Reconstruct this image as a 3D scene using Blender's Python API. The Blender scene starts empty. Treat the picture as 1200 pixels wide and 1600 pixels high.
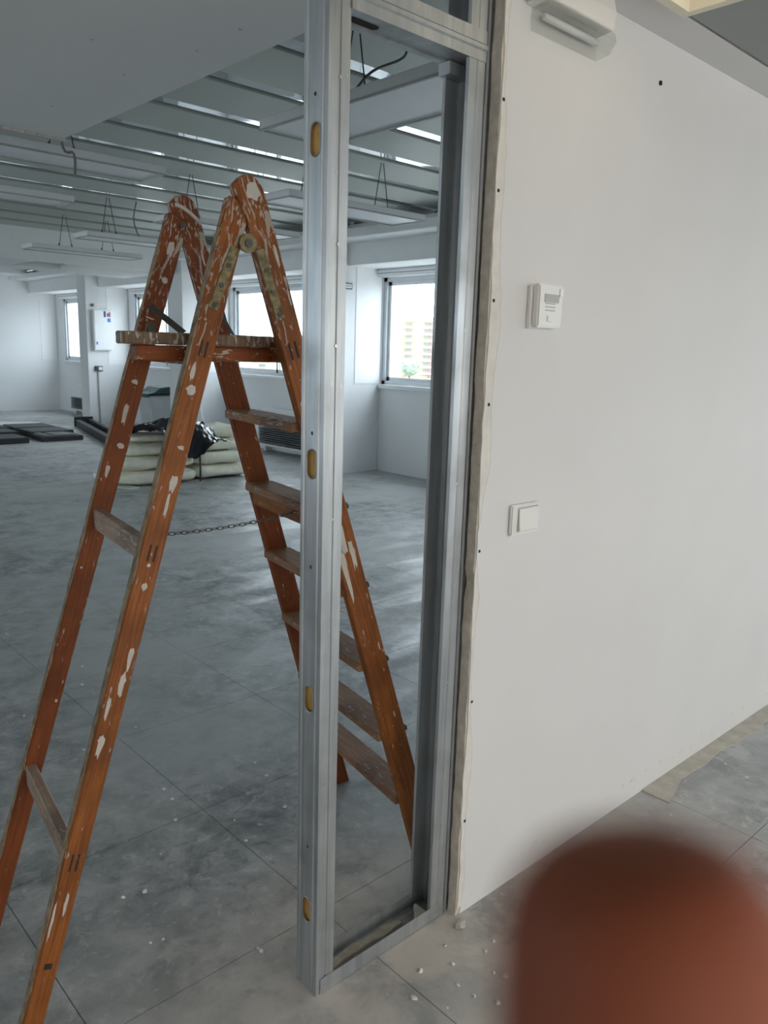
import bpy, bmesh, math, random
from mathutils import Vector, Matrix, Quaternion
from mathutils.geometry import tessellate_polygon
random.seed(7)
S = bpy.context.scene
COL = S.collection

# ------------------------------------------------------------------ camera
F_PX = 1237.63
EYE = Vector((0.0, 0.0, 1.5))
yaw, pitch, roll = 0.819215, -0.201644, 0.030088
fwd = Vector((math.cos(pitch) * math.cos(yaw), math.cos(pitch) * math.sin(yaw), math.sin(pitch)))
rt0 = Vector((math.sin(yaw), -math.cos(yaw), 0))
up0 = rt0.cross(fwd)
rgt = rt0 * math.cos(roll) + up0 * math.sin(roll)
upv = up0 * math.cos(roll) - rt0 * math.sin(roll)
cam_d = bpy.data.cameras.new('camera')
cam = bpy.data.objects.new('camera', cam_d)
COL.objects.link(cam)
CAM_M = Matrix(((rgt.x, upv.x, -fwd.x, EYE.x), (rgt.y, upv.y, -fwd.y, EYE.y), (rgt.z, upv.z, -fwd.z, EYE.z), (0, 0, 0, 1)))
cam.matrix_world = CAM_M
cam_d.sensor_fit = 'VERTICAL'
cam_d.sensor_height = 36.0
cam_d.sensor_width = 27.0
cam_d.lens = F_PX / 1600 * 36.0
cam_d.clip_start = 0.004
cam_d.clip_end = 1500
cam_d.dof.use_dof = True
cam_d.dof.focus_distance = 2.6
cam_d.dof.aperture_fstop = 8.5
S.camera = cam

# ------------------------------------------------------------------ world, exposure
W = bpy.data.worlds.new('overcast_sky')
S.world = W
W.use_nodes = True
wn = W.node_tree.nodes
wn['Background'].inputs[0].default_value = (0.80, 0.895, 1.0, 1)
wn['Background'].inputs[1].default_value = 9.0
S.view_settings.view_transform = 'Standard'
S.view_settings.look = 'None'
S.view_settings.gamma = 1
S.view_settings.use_curve_mapping = False
S.view_settings.exposure = -0.25

# windows of the building: (y0, y1) openings in the window wall
WX = 6.75
BAYS = [(15.10, 17.40), (11.75, 14.05), (8.45, 10.75), (5.10, 7.36), (1.75, 4.0), (-0.95, 0.75), (-3.2, -1.3)]
LEFT = [(4.2, 6.8), (7.6, 10.2), (11.0, 13.6), (14.4, 17.0)]      # (y0, y1) openings in the opposite outer wall
BACK = [(-4.4, -2.0), (-1.5, 0.9), (1.4, 3.8), (4.2, 6.5)]      # (x0, x1) openings in the wall behind the camera
SILL, HEAD = 1.08, 2.36
def portal(y0, y1):
    l = bpy.data.lights.new('window_portal', 'AREA')
    l.shape = 'RECTANGLE'
    l.size = HEAD - SILL
    l.size_y = y1 - y0
    l.cycles.is_portal = True
    o = bpy.data.objects.new('window_portal', l)
    COL.objects.link(o)
    o.location = (WX + 0.30, (y0 + y1) / 2, (SILL + HEAD) / 2)
    o.rotation_euler = (0, math.pi / 2, 0)      # -Z of the light looks along -X
for b in BAYS:
    portal(*b)
for (a, b) in LEFT:
    l = bpy.data.lights.new('window_portal', 'AREA')
    l.shape = 'RECTANGLE'; l.size = 1.2; l.size_y = b - a
    l.cycles.is_portal = True
    o = bpy.data.objects.new('window_portal', l)
    COL.objects.link(o)
    o.location = (-6.28, (a + b) / 2, 1.68)
    o.rotation_euler = (0, -math.pi / 2, 0)      # looks along +X
for (a, b) in BACK:
    l = bpy.data.lights.new('window_portal', 'AREA')
    l.shape = 'RECTANGLE'; l.size = b - a; l.size_y = 1.36
    l.cycles.is_portal = True
    o = bpy.data.objects.new('window_portal', l)
    COL.objects.link(o)
    o.location = ((a + b) / 2, -3.6 - 0.28, 1.56)
    o.rotation_euler = (-math.pi / 2, 0, math.pi)      # looks along +Y

# ------------------------------------------------------------------ materials
def nm(name):
    m = bpy.data.materials.new(name)
    m.use_nodes = True
    nt = m.node_tree
    return m, nt, nt.nodes, nt.links, nt.nodes['Principled BSDF']
def ramp(nodes, links, src, p0, p1, c0=(0, 0, 0, 1), c1=(1, 1, 1, 1), interp='LINEAR'):
    r = nodes.new('ShaderNodeValToRGB')
    r.color_ramp.interpolation = interp
    r.color_ramp.elements[0].position = p0
    r.color_ramp.elements[1].position = p1
    r.color_ramp.elements[0].color = c0
    r.color_ramp.elements[1].color = c1
    links.new(src, r.inputs[0])
    return r.outputs[0]
def noise(nodes, links, vec, scale, detail=4, rough=0.55, dist=0.0):
    n = nodes.new('ShaderNodeTexNoise')
    n.inputs['Scale'].default_value = scale
    n.inputs['Detail'].default_value = detail
    n.inputs['Roughness'].default_value = rough
    n.inputs['Distortion'].default_value = dist
    if vec is not None:
        links.new(vec, n.inputs['Vector'])
    return n.outputs[0]
def mix(nodes, links, fac, a, b, mode='MIX'):
    m = nodes.new('ShaderNodeMix')
    m.data_type = 'RGBA'
    m.blend_type = mode
    for sock, v in ((m.inputs[0], fac), (m.inputs[6], a), (m.inputs[7], b)):
        if isinstance(v, (int, float)):
            sock.default_value = v
        elif isinstance(v, (tuple, list)):
            sock.default_value = v if len(v) == 4 else (*v, 1)
        else:
            links.new(v, sock)
    return m.outputs[2]
def math_node(nodes, links, op, a, b=None):
    m = nodes.new('ShaderNodeMath')
    m.operation = op
    for i, v in enumerate((a, b)):
        if v is None: continue
        if isinstance(v, (int, float)): m.inputs[i].default_value = v
        else: links.new(v, m.inputs[i])
    return m.outputs[0]
def bump(nodes, links, p, h, strength=0.2, dist=0.01):
    b = nodes.new('ShaderNodeBump')
    b.inputs['Strength'].default_value = strength
    b.inputs['Distance'].default_value = dist
    links.new(h, b.inputs['Height'])
    links.new(b.outputs[0], p.inputs['Normal'])
def mapped(nodes, links, kind='Object', scale=(1, 1, 1)):
    if kind == 'Position':
        g = nodes.new('ShaderNodeNewGeometry'); src = g.outputs['Position']
    else:
        t = nodes.new('ShaderNodeTexCoord'); src = t.outputs[kind]
    mp = nodes.new('ShaderNodeMapping')
    mp.inputs['Scale'].default_value = scale
    links.new(src, mp.inputs[0])
    return mp.outputs[0]
def plain(name, col, rough=0.6, metal=0.0, var=0.08, scale=6.0, bmp=0.0, kind='Position', spec=0.5):
    m, nt, N, L, p = nm(name)
    v = mapped(N, L, kind)
    f = noise(N, L, v, scale, 5)
    dark = tuple(c * (1 - var) for c in col)
    lite = tuple(min(1, c * (1 + var)) for c in col)
    c = ramp(N, L, f, 0.3, 0.7, (*dark, 1), (*lite, 1))
    L.new(c, p.inputs['Base Color'])
    p.inputs['Roughness'].default_value = rough
    p.inputs['Metallic'].default_value = metal
    p.inputs['Specular IOR Level'].default_value = spec
    if bmp:
        bump(N, L, p, noise(N, L, v, scale * 8, 4), bmp, 0.004)
    return m

M = {}
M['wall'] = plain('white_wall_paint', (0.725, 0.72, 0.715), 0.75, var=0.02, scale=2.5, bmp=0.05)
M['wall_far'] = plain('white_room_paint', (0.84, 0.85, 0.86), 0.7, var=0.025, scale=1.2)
M['reveal'] = plain('paler_white_reveal', (0.90, 0.90, 0.90), 0.6, var=0.01)
M['column'] = plain('white_column_paint', (0.80, 0.81, 0.82), 0.7, var=0.02)
M['soffit'] = plain('white_plaster_soffit', (0.80, 0.81, 0.80), 0.85, var=0.03, scale=1.0)
M['ceil_panel'] = plain('grey_ceiling_panel', (0.455, 0.485, 0.435), 0.45, var=0.04, scale=0.8)
M['ceil_tile'] = plain('grey_corridor_tile', (0.30, 0.32, 0.31), 0.6, var=0.04)
M['bulk'] = plain('white_bulkhead', (0.86, 0.87, 0.87), 0.8, var=0.02)
M['plaster'] = plain('raw_cream_plaster', (0.62, 0.57, 0.50), 0.95, var=0.16, scale=40, bmp=0.5)
M['paper'] = plain('torn_plaster_paper', (0.74, 0.71, 0.66), 0.9, var=0.06, scale=30, bmp=0.2)
M['dark'] = plain('black_hole', (0.015, 0.015, 0.015), 0.8)
M['screw'] = plain('screw_steel', (0.55, 0.55, 0.56), 0.35, 1.0)
M['white_metal'] = plain('white_lacquered_metal', (0.82, 0.83, 0.84), 0.4, var=0.02)
M['alu'] = plain('pale_aluminium', (0.62, 0.65, 0.68), 0.4, 0.35, var=0.03)
M['plastic'] = plain('off_white_plastic', (0.78, 0.77, 0.74), 0.35, var=0.015)
M['plastic_grey'] = plain('grey_plastic', (0.45, 0.45, 0.44), 0.5)
M['grille'] = plain('grey_grille', (0.16, 0.17, 0.18), 0.6)
M['wire'] = plain('black_wire', (0.05, 0.05, 0.055), 0.5)
M['cable'] = plain('grey_cable', (0.16, 0.16, 0.16), 0.6)
M['ruststeel'] = plain('dark_iron', (0.10, 0.10, 0.09), 0.55, 0.6, var=0.3, scale=60)
M['timber'] = plain('yellow_timber', (0.62, 0.36, 0.11), 0.7, var=0.15, scale=25)
M['chip'] = plain('plaster_crumb', (0.80, 0.78, 0.73), 0.9, var=0.05, scale=60)
M['green'] = plain('dark_green_plastic', (0.015, 0.05, 0.045), 0.4)
M['bin'] = plain('grey_bin_plastic', (0.55, 0.58, 0.60), 0.5)
M['wool'] = plain('cream_mineral_wool', (0.86, 0.84, 0.70), 0.75, var=0.12, scale=9, bmp=0.6)
M['film'] = plain('cloudy_plastic_film', (0.72, 0.74, 0.72), 0.35, var=0.08, scale=12, bmp=0.4)
M['bag'] = plain('black_plastic_bag', (0.012, 0.013, 0.018), 0.22, var=0.2, spec=0.7)
M['slate'] = plain('dark_grey_tile', (0.035, 0.037, 0.042), 0.55, var=0.2, scale=4)
M['slate_light'] = plain('mid_grey_tile', (0.16, 0.165, 0.17), 0.6, var=0.1)
M['blue_sticker'] = plain('blue_sticker', (0.08, 0.22, 0.62), 0.5)
M['navy_sticker'] = plain('navy_sticker', (0.05, 0.05, 0.22), 0.5)
M['red_sticker'] = plain('red_sticker', (0.5, 0.06, 0.1), 0.5)
M['cream_build'] = plain('yellow_facade', (0.46, 0.41, 0.25), 0.9, var=0.03, scale=0.2)
M['pink_build'] = plain('pink_facade', (0.44, 0.31, 0.28), 0.9, var=0.03, scale=0.2)
M['white_build'] = plain('white_facade', (0.44, 0.425, 0.38), 0.9, var=0.03, scale=0.2)
M['shade_build'] = plain('grey_window_shutter', (0.25, 0.24, 0.235), 0.7)
M['tree'] = plain('hazy_green_leaves', (0.20, 0.25, 0.18), 0.9, var=0.3, scale=0.5)
M['ground_out'] = plain('pale_street', (0.36, 0.35, 0.33), 0.9, var=0.1, scale=0.02)

# mirror strips between the ceiling panels
m, nt, N, L, p = nm('polished_ceiling_strip')
p.inputs['Base Color'].default_value = (0.46, 0.48, 0.49, 1)
p.inputs['Metallic'].default_value = 1.0
p.inputs['Roughness'].default_value = 0.04
v = mapped(N, L, 'Position', (1.2, 6, 1))
bump(N, L, p, noise(N, L, v, 1.5, 2), 0.05, 0.01)
M['mirror'] = m

# window glass
m, nt, N, L, p = nm('window_glass')
tr = N.new('ShaderNodeBsdfTransparent'); gl = N.new('ShaderNodeBsdfGlossy'); mx = N.new('ShaderNodeMixShader')
tr.inputs[0].default_value = (0.96, 0.98, 0.97, 1)
gl.inputs['Roughness'].default_value = 0.02
mx.inputs[0].default_value = 0.03
L.new(tr.outputs[0], mx.inputs[1]); L.new(gl.outputs[0], mx.inputs[2])
L.new(mx.outputs[0], N['Material Output'].inputs[0])
M['glass'] = m
m2 = m.copy(); m2.name = 'added_amber_tint_glass'  # amber tint added to warm the daylight from the unseen rear windows
m2.node_tree.nodes['Transparent BSDF'].inputs[0].default_value = (0.98, 0.905, 0.83, 1)
M['added_tint_glass'] = m2
m, nt, N, L, p = nm('clear_lamp_cover')
tr = N.new('ShaderNodeBsdfTransparent'); gl = N.new('ShaderNodeBsdfGlossy'); mx = N.new('ShaderNodeMixShader')
tr.inputs[0].default_value = (0.95, 0.96, 0.95, 1)
gl.inputs['Roughness'].default_value = 0.08
mx.inputs[0].default_value = 0.16
L.new(tr.outputs[0], mx.inputs[1]); L.new(gl.outputs[0], mx.inputs[2])
L.new(mx.outputs[0], N['Material Output'].inputs[0])
M['clear'] = m

# luminaire diffuser (a lamp: gives off light)
m, nt, N, L, p = nm('warm_lamp_diffuser')
em = N.new('ShaderNodeEmission')
em.inputs[0].default_value = (1.0, 0.86, 0.62, 1)
em.inputs[1].default_value = 0.95
L.new(em.outputs[0], N['Material Output'].inputs[0])
M['lamp'] = m
M['lamp_frame'] = plain('cream_lamp_frame', (0.80, 0.76, 0.62), 0.5)

# galvanised steel
m, nt, N, L, p = nm('galvanised_steel')
v = mapped(N, L, 'Position', (1, 1, 0.08))
f = noise(N, L, v, 45, 4)
v2 = mapped(N, L, 'Position')
f2 = noise(N, L, v2, 5, 4)
c = ramp(N, L, f, 0.3, 0.7, (0.40, 0.43, 0.45, 1), (0.56, 0.59, 0.61, 1))
c = mix(N, L, ramp(N, L, f2, 0.52, 0.75), c, (0.36, 0.38, 0.38))
L.new(c, p.inputs['Base Color'])
p.inputs['Metallic'].default_value = 0.8
L.new(ramp(N, L, f2, 0.3, 0.7, (0.36, 0.36, 0.36, 1), (0.5, 0.5, 0.5, 1)), p.inputs['Roughness'])
M['steel'] = m
m2 = m.copy(); m2.name = 'dull_dark_steel'
m2.node_tree.nodes['Principled BSDF'].inputs['Metallic'].default_value = 0.9
for n_ in m2.node_tree.nodes:
    if n_.type == 'VALTORGB':
        for e in n_.color_ramp.elements:
            if e.color[2] > e.color[0] * 1.02: e.color = tuple(c * 0.42 for c in e.color[:3]) + (1,)
    if n_.type == 'MIX': n_.inputs[7].default_value = (0.14, 0.15, 0.15, 1)
M['steel_dark'] = m2

# floor: grey screed tiles under plaster dust
m, nt, N, L, p = nm('dusty_grey_floor')
pos = mapped(N, L, 'Position')
a = noise(N, L, pos, 0.9, 6, 0.6)
b = noise(N, L, pos, 5.5, 7, 0.65, 0.4)
fine = noise(N, L, pos, 22, 6, 0.7, 0.5)
c0 = ramp(N, L, b, 0.37, 0.63, (0.19, 0.202, 0.205, 1), (0.48, 0.492, 0.49, 1))
c0 = mix(N, L, ramp(N, L, fine, 0.33, 0.47, (0.7, 0.7, 0.7, 1), (0, 0, 0, 1)), c0, (0.16, 0.165, 0.163))
c0 = mix(N, L, ramp(N, L, fine, 0.55, 0.72), c0, (0.62, 0.61, 0.58))
c1 = mix(N, L, ramp(N, L, a, 0.42, 0.62), c0, (0.47, 0.48, 0.475))
# streaks of trodden white dust
vs = mapped(N, L, 'Position', (1.0, 3.2, 1))
st = noise(N, L, vs, 1.1, 6, 0.6, 0.6)
c2 = mix(N, L, math_node(N, L, 'MULTIPLY', ramp(N, L, st, 0.56, 0.72), 0.55), c1, (0.58, 0.58, 0.56))
# beige dust around the partition foot, widened to paint extra brightness onto near floor
g = N.new('ShaderNodeNewGeometry')
dn = N.new('ShaderNodeVectorMath'); dn.operation = 'DISTANCE'
sc = N.new('ShaderNodeVectorMath'); sc.operation = 'MULTIPLY'; sc.inputs[1].default_value = (0.85, 1.25, 0)
L.new(g.outputs['Position'], sc.inputs[0]); L.new(sc.outputs[0], dn.inputs[0]); dn.inputs[1].default_value = (1.45 * 0.85, 1.02 * 1.25, 0)
dd = math_node(N, L, 'ADD', dn.outputs['Value'], math_node(N, L, 'MULTIPLY', math_node(N, L, 'SUBTRACT', b, 0.5), 0.9))
mask = ramp(N, L, dd, 0.6, 2.7, (1, 1, 1, 1), (0, 0, 0, 1))
c3 = mix(N, L, math_node(N, L, 'MULTIPLY', math_node(N, L, 'MULTIPLY', mask, 0.95), ramp(N, L, b, 0.38, 0.60, (0.30, 0.30, 0.30, 1), (1, 1, 1, 1))), c2, (0.66, 0.60, 0.54))
# white specks
vo = N.new('ShaderNodeTexVoronoi'); vo.inputs['Scale'].default_value = 16; L.new(pos, vo.inputs['Vector'])
sp = ramp(N, L, vo.outputs['Distance'], 0.03, 0.07, (1, 1, 1, 1), (0, 0, 0, 1))
spm = math_node(N, L, 'MULTIPLY', sp, ramp(N, L, noise(N, L, pos, 3.0, 3), 0.5, 0.6))
c4 = mix(N, L, math_node(N, L, 'MULTIPLY', spm, 0.7), c3, (0.6, 0.59, 0.56))
L.new(c4, p.inputs['Base Color'])
L.new(ramp(N, L, st, 0.35, 0.65, (0.33, 0.33, 0.33, 1), (0.62, 0.62, 0.62, 1)), p.inputs['Roughness'])
bump(N, L, p, b, 0.12, 0.01)
M['floor'] = m
M['joint'] = plain('dark_floor_joint', (0.10, 0.102, 0.10), 0.9, var=0.3, scale=3)
M['mortar'] = plain('cream_mortar', (0.52, 0.485, 0.42), 0.9, var=0.15, scale=18, bmp=0.3)

# ladder wood: orange stain, grain along local Z, paint spatter
def wood(name, c_dark, c_lite, spat=0.5):
    m, nt, N, L, p = nm(name)
    v = mapped(N, L, 'Object', (1, 1, 0.045))
    gr = noise(N, L, v, 150, 6, 0.6, 0.3)
    vb = mapped(N, L, 'Object')
    big = noise(N, L, vb, 5, 4)
    c = ramp(N, L, gr, 0.32, 0.68, (*c_dark, 1), (*c_lite, 1))
    c = mix(N, L, ramp(N, L, big, 0.45, 0.75), c, tuple(x * 0.55 for x in c_dark))
    # dried paint: fine drips stretched along the piece plus small splashes
    vd = mapped(N, L, 'Object', (1, 1, 0.28))
    dr = noise(N, L, vd, 85, 3, 0.55, 0.9)
    den = noise(N, L, vb, 4.5, 3)
    g = N.new('ShaderNodeNewGeometry')
    sep = N.new('ShaderNodeSeparateXYZ'); L.new(g.outputs['Position'], sep.inputs[0])
    h = ramp(N, L, math_node(N, L, 'MULTIPLY', sep.outputs[2], 0.5), 0.58, 0.93, (0.0, 0.0, 0.0, 1), (0.17, 0.17, 0.17, 1))
    lvl = math_node(N, L, 'ADD', math_node(N, L, 'ADD', dr, h), math_node(N, L, 'MULTIPLY', math_node(N, L, 'SUBTRACT', den, 0.5), 0.30))
    t = 0.705 - 0.05 * spat
    f = ramp(N, L, lvl, t, t + 0.05)
    c = mix(N, L, math_node(N, L, 'MULTIPLY', f, 0.75), c, (0.50, 0.46, 0.40))
    vo = N.new('ShaderNodeTexVoronoi'); vo.inputs['Scale'].default_value = 48; L.new(mapped(N, L, 'Object', (1, 1, 0.35)), vo.inputs['Vector'])
    s = ramp(N, L, vo.outputs['Distance'], 0.06, 0.13, (1, 1, 1, 1), (0, 0, 0, 1))
    s = math_node(N, L, 'MULTIPLY', s, ramp(N, L, noise(N, L, vb, 14, 2), 0.52, 0.60))
    c = mix(N, L, math_node(N, L, 'MULTIPLY', s, 0.7), c, (0.60, 0.56, 0.49))
    L.new(c, p.inputs['Base Color'])
    p.inputs['Roughness'].default_value = 0.55
    p.inputs['Specular IOR Level'].default_value = 0.3
    bump(N, L, p, gr, 0.15, 0.003)
    return m
M['wood'] = wood('orange_stained_wood', (0.185, 0.055, 0.012), (0.37, 0.125, 0.026), 0.5)
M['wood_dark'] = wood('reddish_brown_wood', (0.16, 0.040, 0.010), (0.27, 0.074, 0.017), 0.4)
M['wood_worn'] = wood('worn_pale_wood', (0.24, 0.115, 0.058), (0.40, 0.225, 0.13), 1.2)
M['wood_rung'] = wood('pale_painted_rung', (0.30, 0.20, 0.145), (0.46, 0.35, 0.27), 2.2)
M['wood_board'] = wood('grey_brown_board', (0.12, 0.078, 0.048), (0.24, 0.165, 0.11), 1.1)
M['edge'] = plain('paint_crusted_edge', (0.27, 0.20, 0.125), 0.8, var=0.5, scale=45, bmp=0.3)
M['paint'] = plain('dried_white_paint', (0.56, 0.53, 0.48), 0.7, var=0.1, scale=40)
M['iron_plate'] = plain('paint_spattered_iron', (0.24, 0.20, 0.11), 0.6, 0.25, var=0.7, scale=55, bmp=0.4)
M['mortise'] = plain('dark_mortise', (0.035, 0.024, 0.016), 0.8, var=0.3, scale=60)

# skin
m, nt, N, L, p = nm('finger_skin')
v = mapped(N, L, 'Object')
f = noise(N, L, v, 90, 4)
c = ramp(N, L, f, 0.3, 0.7, (0.28, 0.078, 0.040, 1), (0.34, 0.098, 0.050, 1))
L.new(c, p.inputs['Base Color'])
p.inputs['Roughness'].default_value = 0.6
p.inputs['Specular IOR Level'].default_value = 0.25
p.inputs['Subsurface Weight'].default_value = 0.15
p.inputs['Subsurface Radius'].default_value = (0.006, 0.002, 0.001)
p.inputs['Subsurface Scale'].default_value = 1.0
M['skin'] = m
M['nail'] = plain('fingernail', (0.55, 0.30, 0.24), 0.3, var=0.03)

# ------------------------------------------------------------------ geometry helpers
class MB:
    def __init__(s): s.v = []; s.f = []
    def add(s, vs, fs):
        o = len(s.v); s.v += [Vector(x) for x in vs]; s.f += [tuple(i + o for i in f) for f in fs]; return s
    def box(s, x0, x1, y0, y1, z0, z1):
        return s.add([(x0, y0, z0), (x1, y0, z0), (x1, y1, z0), (x0, y1, z0), (x0, y0, z1), (x1, y0, z1), (x1, y1, z1), (x0, y1, z1)],
                     [(0, 3, 2, 1), (4, 5, 6, 7), (0, 1, 5, 4), (1, 2, 6, 5), (2, 3, 7, 6), (3, 0, 4, 7)])
    def prism(s, poly, fn, d0, d1):
        """poly: 2-D outline; fn(u, v, d) -> 3-D point; extruded from d0 to d1."""
        n = len(poly)
        vs = [fn(u, v, d0) for u, v in poly] + [fn(u, v, d1) for u, v in poly]
        fs = [tuple(range(n))[::-1], tuple(range(n, 2 * n))] + [(i, (i + 1) % n, n + (i + 1) % n, n + i) for i in range(n)]
        return s.add(vs, fs)
    def tube(s, pts, r, n=8, caps=True):
        pts = [Vector(p) for p in pts]
        rings = []
        prev = None
        for i, p in enumerate(pts):
            t = (pts[min(i + 1, len(pts) - 1)] - pts[max(i - 1, 0)]).normalized()
            if prev is None:
                a = t.orthogonal().normalized()
            else:
                a = (prev - t * prev.dot(t)).normalized()
            prev = a
            b = t.cross(a)
            rr = r[i] if isinstance(r, (list, tuple)) else r
            rings.append([p + (a * math.cos(k * 2 * math.pi / n) + b * math.sin(k * 2 * math.pi / n)) * rr for k in range(n)])
        vs = [q for R in rings for q in R]
        fs = []
        for i in range(len(pts) - 1):
            for k in range(n):
                fs.append((i * n + k, i * n + (k + 1) % n, (i + 1) * n + (k + 1) % n, (i + 1) * n + k))
        if caps:
            fs.append(tuple(range(n))[::-1]); fs.append(tuple((len(pts) - 1) * n + k for k in range(n)))
        return s.add(vs, fs)
    def disc(s, c, nrm, r, h, n=12):
        c = Vector(c); nrm = Vector(nrm).normalized()
        return s.tube([c, c + nrm * h], r, n)
    def build(s, name, mat, parent=None, bevel=0.0, smooth=False, seg=1, mw=None):
        me = bpy.data.meshes.new(name)
        me.from_pydata([tuple(x) for x in s.v], [], s.f)
        bm = bmesh.new(); bm.from_mesh(me)
        bmesh.ops.remove_doubles(bm, verts=bm.verts, dist=1e-6)
        bmesh.ops.recalc_face_normals(bm, faces=bm.faces)
        if bevel:
            bmesh.ops.bevel(bm, geom=[e for e in bm.edges], offset=bevel, segments=seg, affect='EDGES', clamp_overlap=True)
        bm.to_mesh(me); bm.free()
        if smooth:
            for q in me.polygons: q.use_smooth = True
        me.materials.append(M[mat] if isinstance(mat, str) else mat)
        o = bpy.data.objects.new(name, me)
        COL.objects.link(o)
        if mw is not None: o.matrix_world = mw
        if parent is not None:
            attach(o, parent)
        return o
def world_of(p):
    mw = p.matrix_basis.copy()
    q = p
    while q.parent is not None:
        mw = q.parent.matrix_basis @ q.matrix_parent_inverse @ mw if False else (q.parent.matrix_basis @ q.matrix_parent_inverse @ mw)
        q = q.parent
    return mw
def attach(o, parent):
    o.parent = parent
    o.matrix_parent_inverse = world_of(parent).inverted()
def tag(o, label, cat=None, group=None, kind=None):
    if label: o['label'] = label
    if cat: o['category'] = cat
    if group: o['group'] = group
    if kind: o['kind'] = kind
    return o
def thing(name, loc, label, cat, group=None, rz=0.0):
    o = bpy.data.objects.new(name, None)
    COL.objects.link(o)
    o.empty_display_size = 0.05
    o.matrix_basis = Matrix.Translation(Vector(loc)) @ Matrix.Rotation(rz, 4, 'Z')
    return tag(o, label, cat, group)
def box(name, b, mat, parent=None, bevel=0.0, **k):
    return MB().box(*b).build(name, mat, parent, bevel, **k)
def struct(o, label=None):
    o['kind'] = 'structure'
    if label: o['label'] = label
    return o
def copy_tree(o, parent=None):
    c = o.copy(); COL.objects.link(c); c.parent = parent
    if parent is not None: c.matrix_parent_inverse = o.matrix_parent_inverse.copy()
    for ch in [x for x in bpy.data.objects if x.parent == o]:
        copy_tree(ch, c)
    return c
def instance(name, mesh, loc, parent=None, rz=0.0):
    o = bpy.data.objects.new(name, mesh); COL.objects.link(o)
    o.matrix_basis = Matrix.Translation(Vector(loc)) @ Matrix.Rotation(rz, 4, 'Z')
    if parent is not None: attach(o, parent)
    return o

X0, X1, Y0, Y1 = -6.0, WX, -3.6, 17.8      # inside faces of the storey
ZC, ZL = 2.90, 2.34                          # high ceiling, low ceiling

# ------------------------------------------------------------------ floor
PX, PY = 0.63, 0.63
fl = MB().box(X0, X1 + 0.3, Y0, Y1 + 0.3, -0.25, -0.004).build('floor', 'joint')
struct(fl, 'grey screed floor with dusty square tiles')
tile_me = MB().box(-PX / 2 + 0.0011, PX / 2 - 0.0011, -PY / 2 + 0.0011, PY / 2 - 0.0011, -0.004, 0.0).build('floor_tile', 'floor', bevel=0.0)
tile_mesh = tile_me.data
bpy.data.objects.remove(tile_me)
inv = CAM_M.inverted()
def project(p):
    q = inv @ Vector(p)
    if q.z > -0.05: return None
    return (600 + F_PX * q.x / -q.z, 800 - F_PX * q.y / -q.z, -q.z)
NX0, NX1, NY0, NY1 = -4, 8, -3, 11          # index window in which tiles are laid singly
def tile_range(i, j):
    return 0.565 + i * PX, 2.738 + j * PY
rest = MB()
I0, I1 = int((X0 - 0.565) / PX) - 1, int((X1 - 0.565) / PX)
J0, J1 = int((Y0 - 2.738) / PY) - 1, int((Y1 - 2.738) / PY)
for i in range(I0, I1 + 1):
    for j in range(J0, J1 + 1):
        x0, y0 = tile_range(i, j)
        cx, cy = x0 + PX / 2, y0 + PY / 2
        seen = False
        for dx in (0, 0.5, 1):
            for dy in (0, 0.5, 1):
                q = project((x0 + dx * PX, y0 + dy * PY, 0))
                if q and -30 < q[0] < 1230 and -30 < q[1] < 1630 and q[2] < 9.5: seen = True
        ox0, ox1, oy0, oy1 = max(x0, X0), min(x0 + PX, X1), max(y0, Y0), min(y0 + PY, Y1)
        if ox1 - ox0 < 0.01 or oy1 - oy0 < 0.01: continue
        if seen and cx + PX / 2 < X1 and cy > 0.2:
            instance('floor_tile', tile_mesh, (cx, cy, 0), fl)
        else:
            rest.box(ox0 + 0.0012, ox1 - 0.0012, oy0 + 0.0012, oy1 - 0.0012, -0.004, 0.0)
ro = rest.build('floor_tile_field', 'floor', fl)
ro['kind'] = 'stuff'

# ------------------------------------------------------------------ walls
wl = MB()
wl.box(X1, X1 + 0.35, Y0, Y1 + 0.3, 0, SILL)
wl.box(X1, X1 + 0.35, Y0, Y1 + 0.3, HEAD + 0.14, ZC)
ys = sorted([Y0] + [q for b in BAYS for q in b] + [Y1 + 0.3])
for k in range(0, len(ys), 2):
    wl.box(X1, X1 + 0.35, ys[k], ys[k + 1], SILL, HEAD + 0.14)
struct(wl.build('wall_windows', 'wall_far'), 'white outer wall with a row of wide windows')
struct(box('wall_far', (X0, X1, Y1, Y1 + 0.3, 0, ZC), 'wall_far'), 'white end wall at the far left of the room')
wleft = MB().box(X0 - 0.3, X0, Y0, Y1 + 0.3, 0, 1.08).box(X0 - 0.3, X0, Y0, Y1 + 0.3, 2.28, ZC)
ysl = [Y0] + [q for b in LEFT for q in b] + [Y1 + 0.3]
for k in range(0, len(ysl), 2):
    wleft.box(X0 - 0.3, X0, ysl[k], ysl[k + 1], 1.08, 2.28)
struct(wleft.build('wall_left', 'wall_far'))
for k, (a, b) in enumerate(LEFT):
    w = thing('window_%d' % (k + 12), (X0, (a + b) / 2, 1.08), 'white framed window in the opposite outer wall', None)
    w['kind'] = 'structure'
    f = MB()
    for (p0, p1, z0, z1) in ((a, a + 0.06, 1.08, 2.28), (b - 0.06, b, 1.08, 2.28), (a, b, 1.08, 1.14), (a, b, 2.22, 2.28), ((a + b) / 2 - 0.04, (a + b) / 2 + 0.04, 1.14, 2.22)):
        f.box(X0 - 0.12, X0 - 0.05, p0, p1, z0, z1)
    f.build('window_frame', 'alu', w)
    box('pane', (X0 - 0.09, X0 - 0.084, a + 0.05, b - 0.05, 1.13, 2.23), 'glass', w)
wb = MB().box(X0, X1, Y0 - 0.3, Y0, 0, 0.88).box(X0, X1, Y0 - 0.3, Y0, 2.24, ZC)
xs = [X0] + [q for b in BACK for q in b] + [X1]
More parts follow.
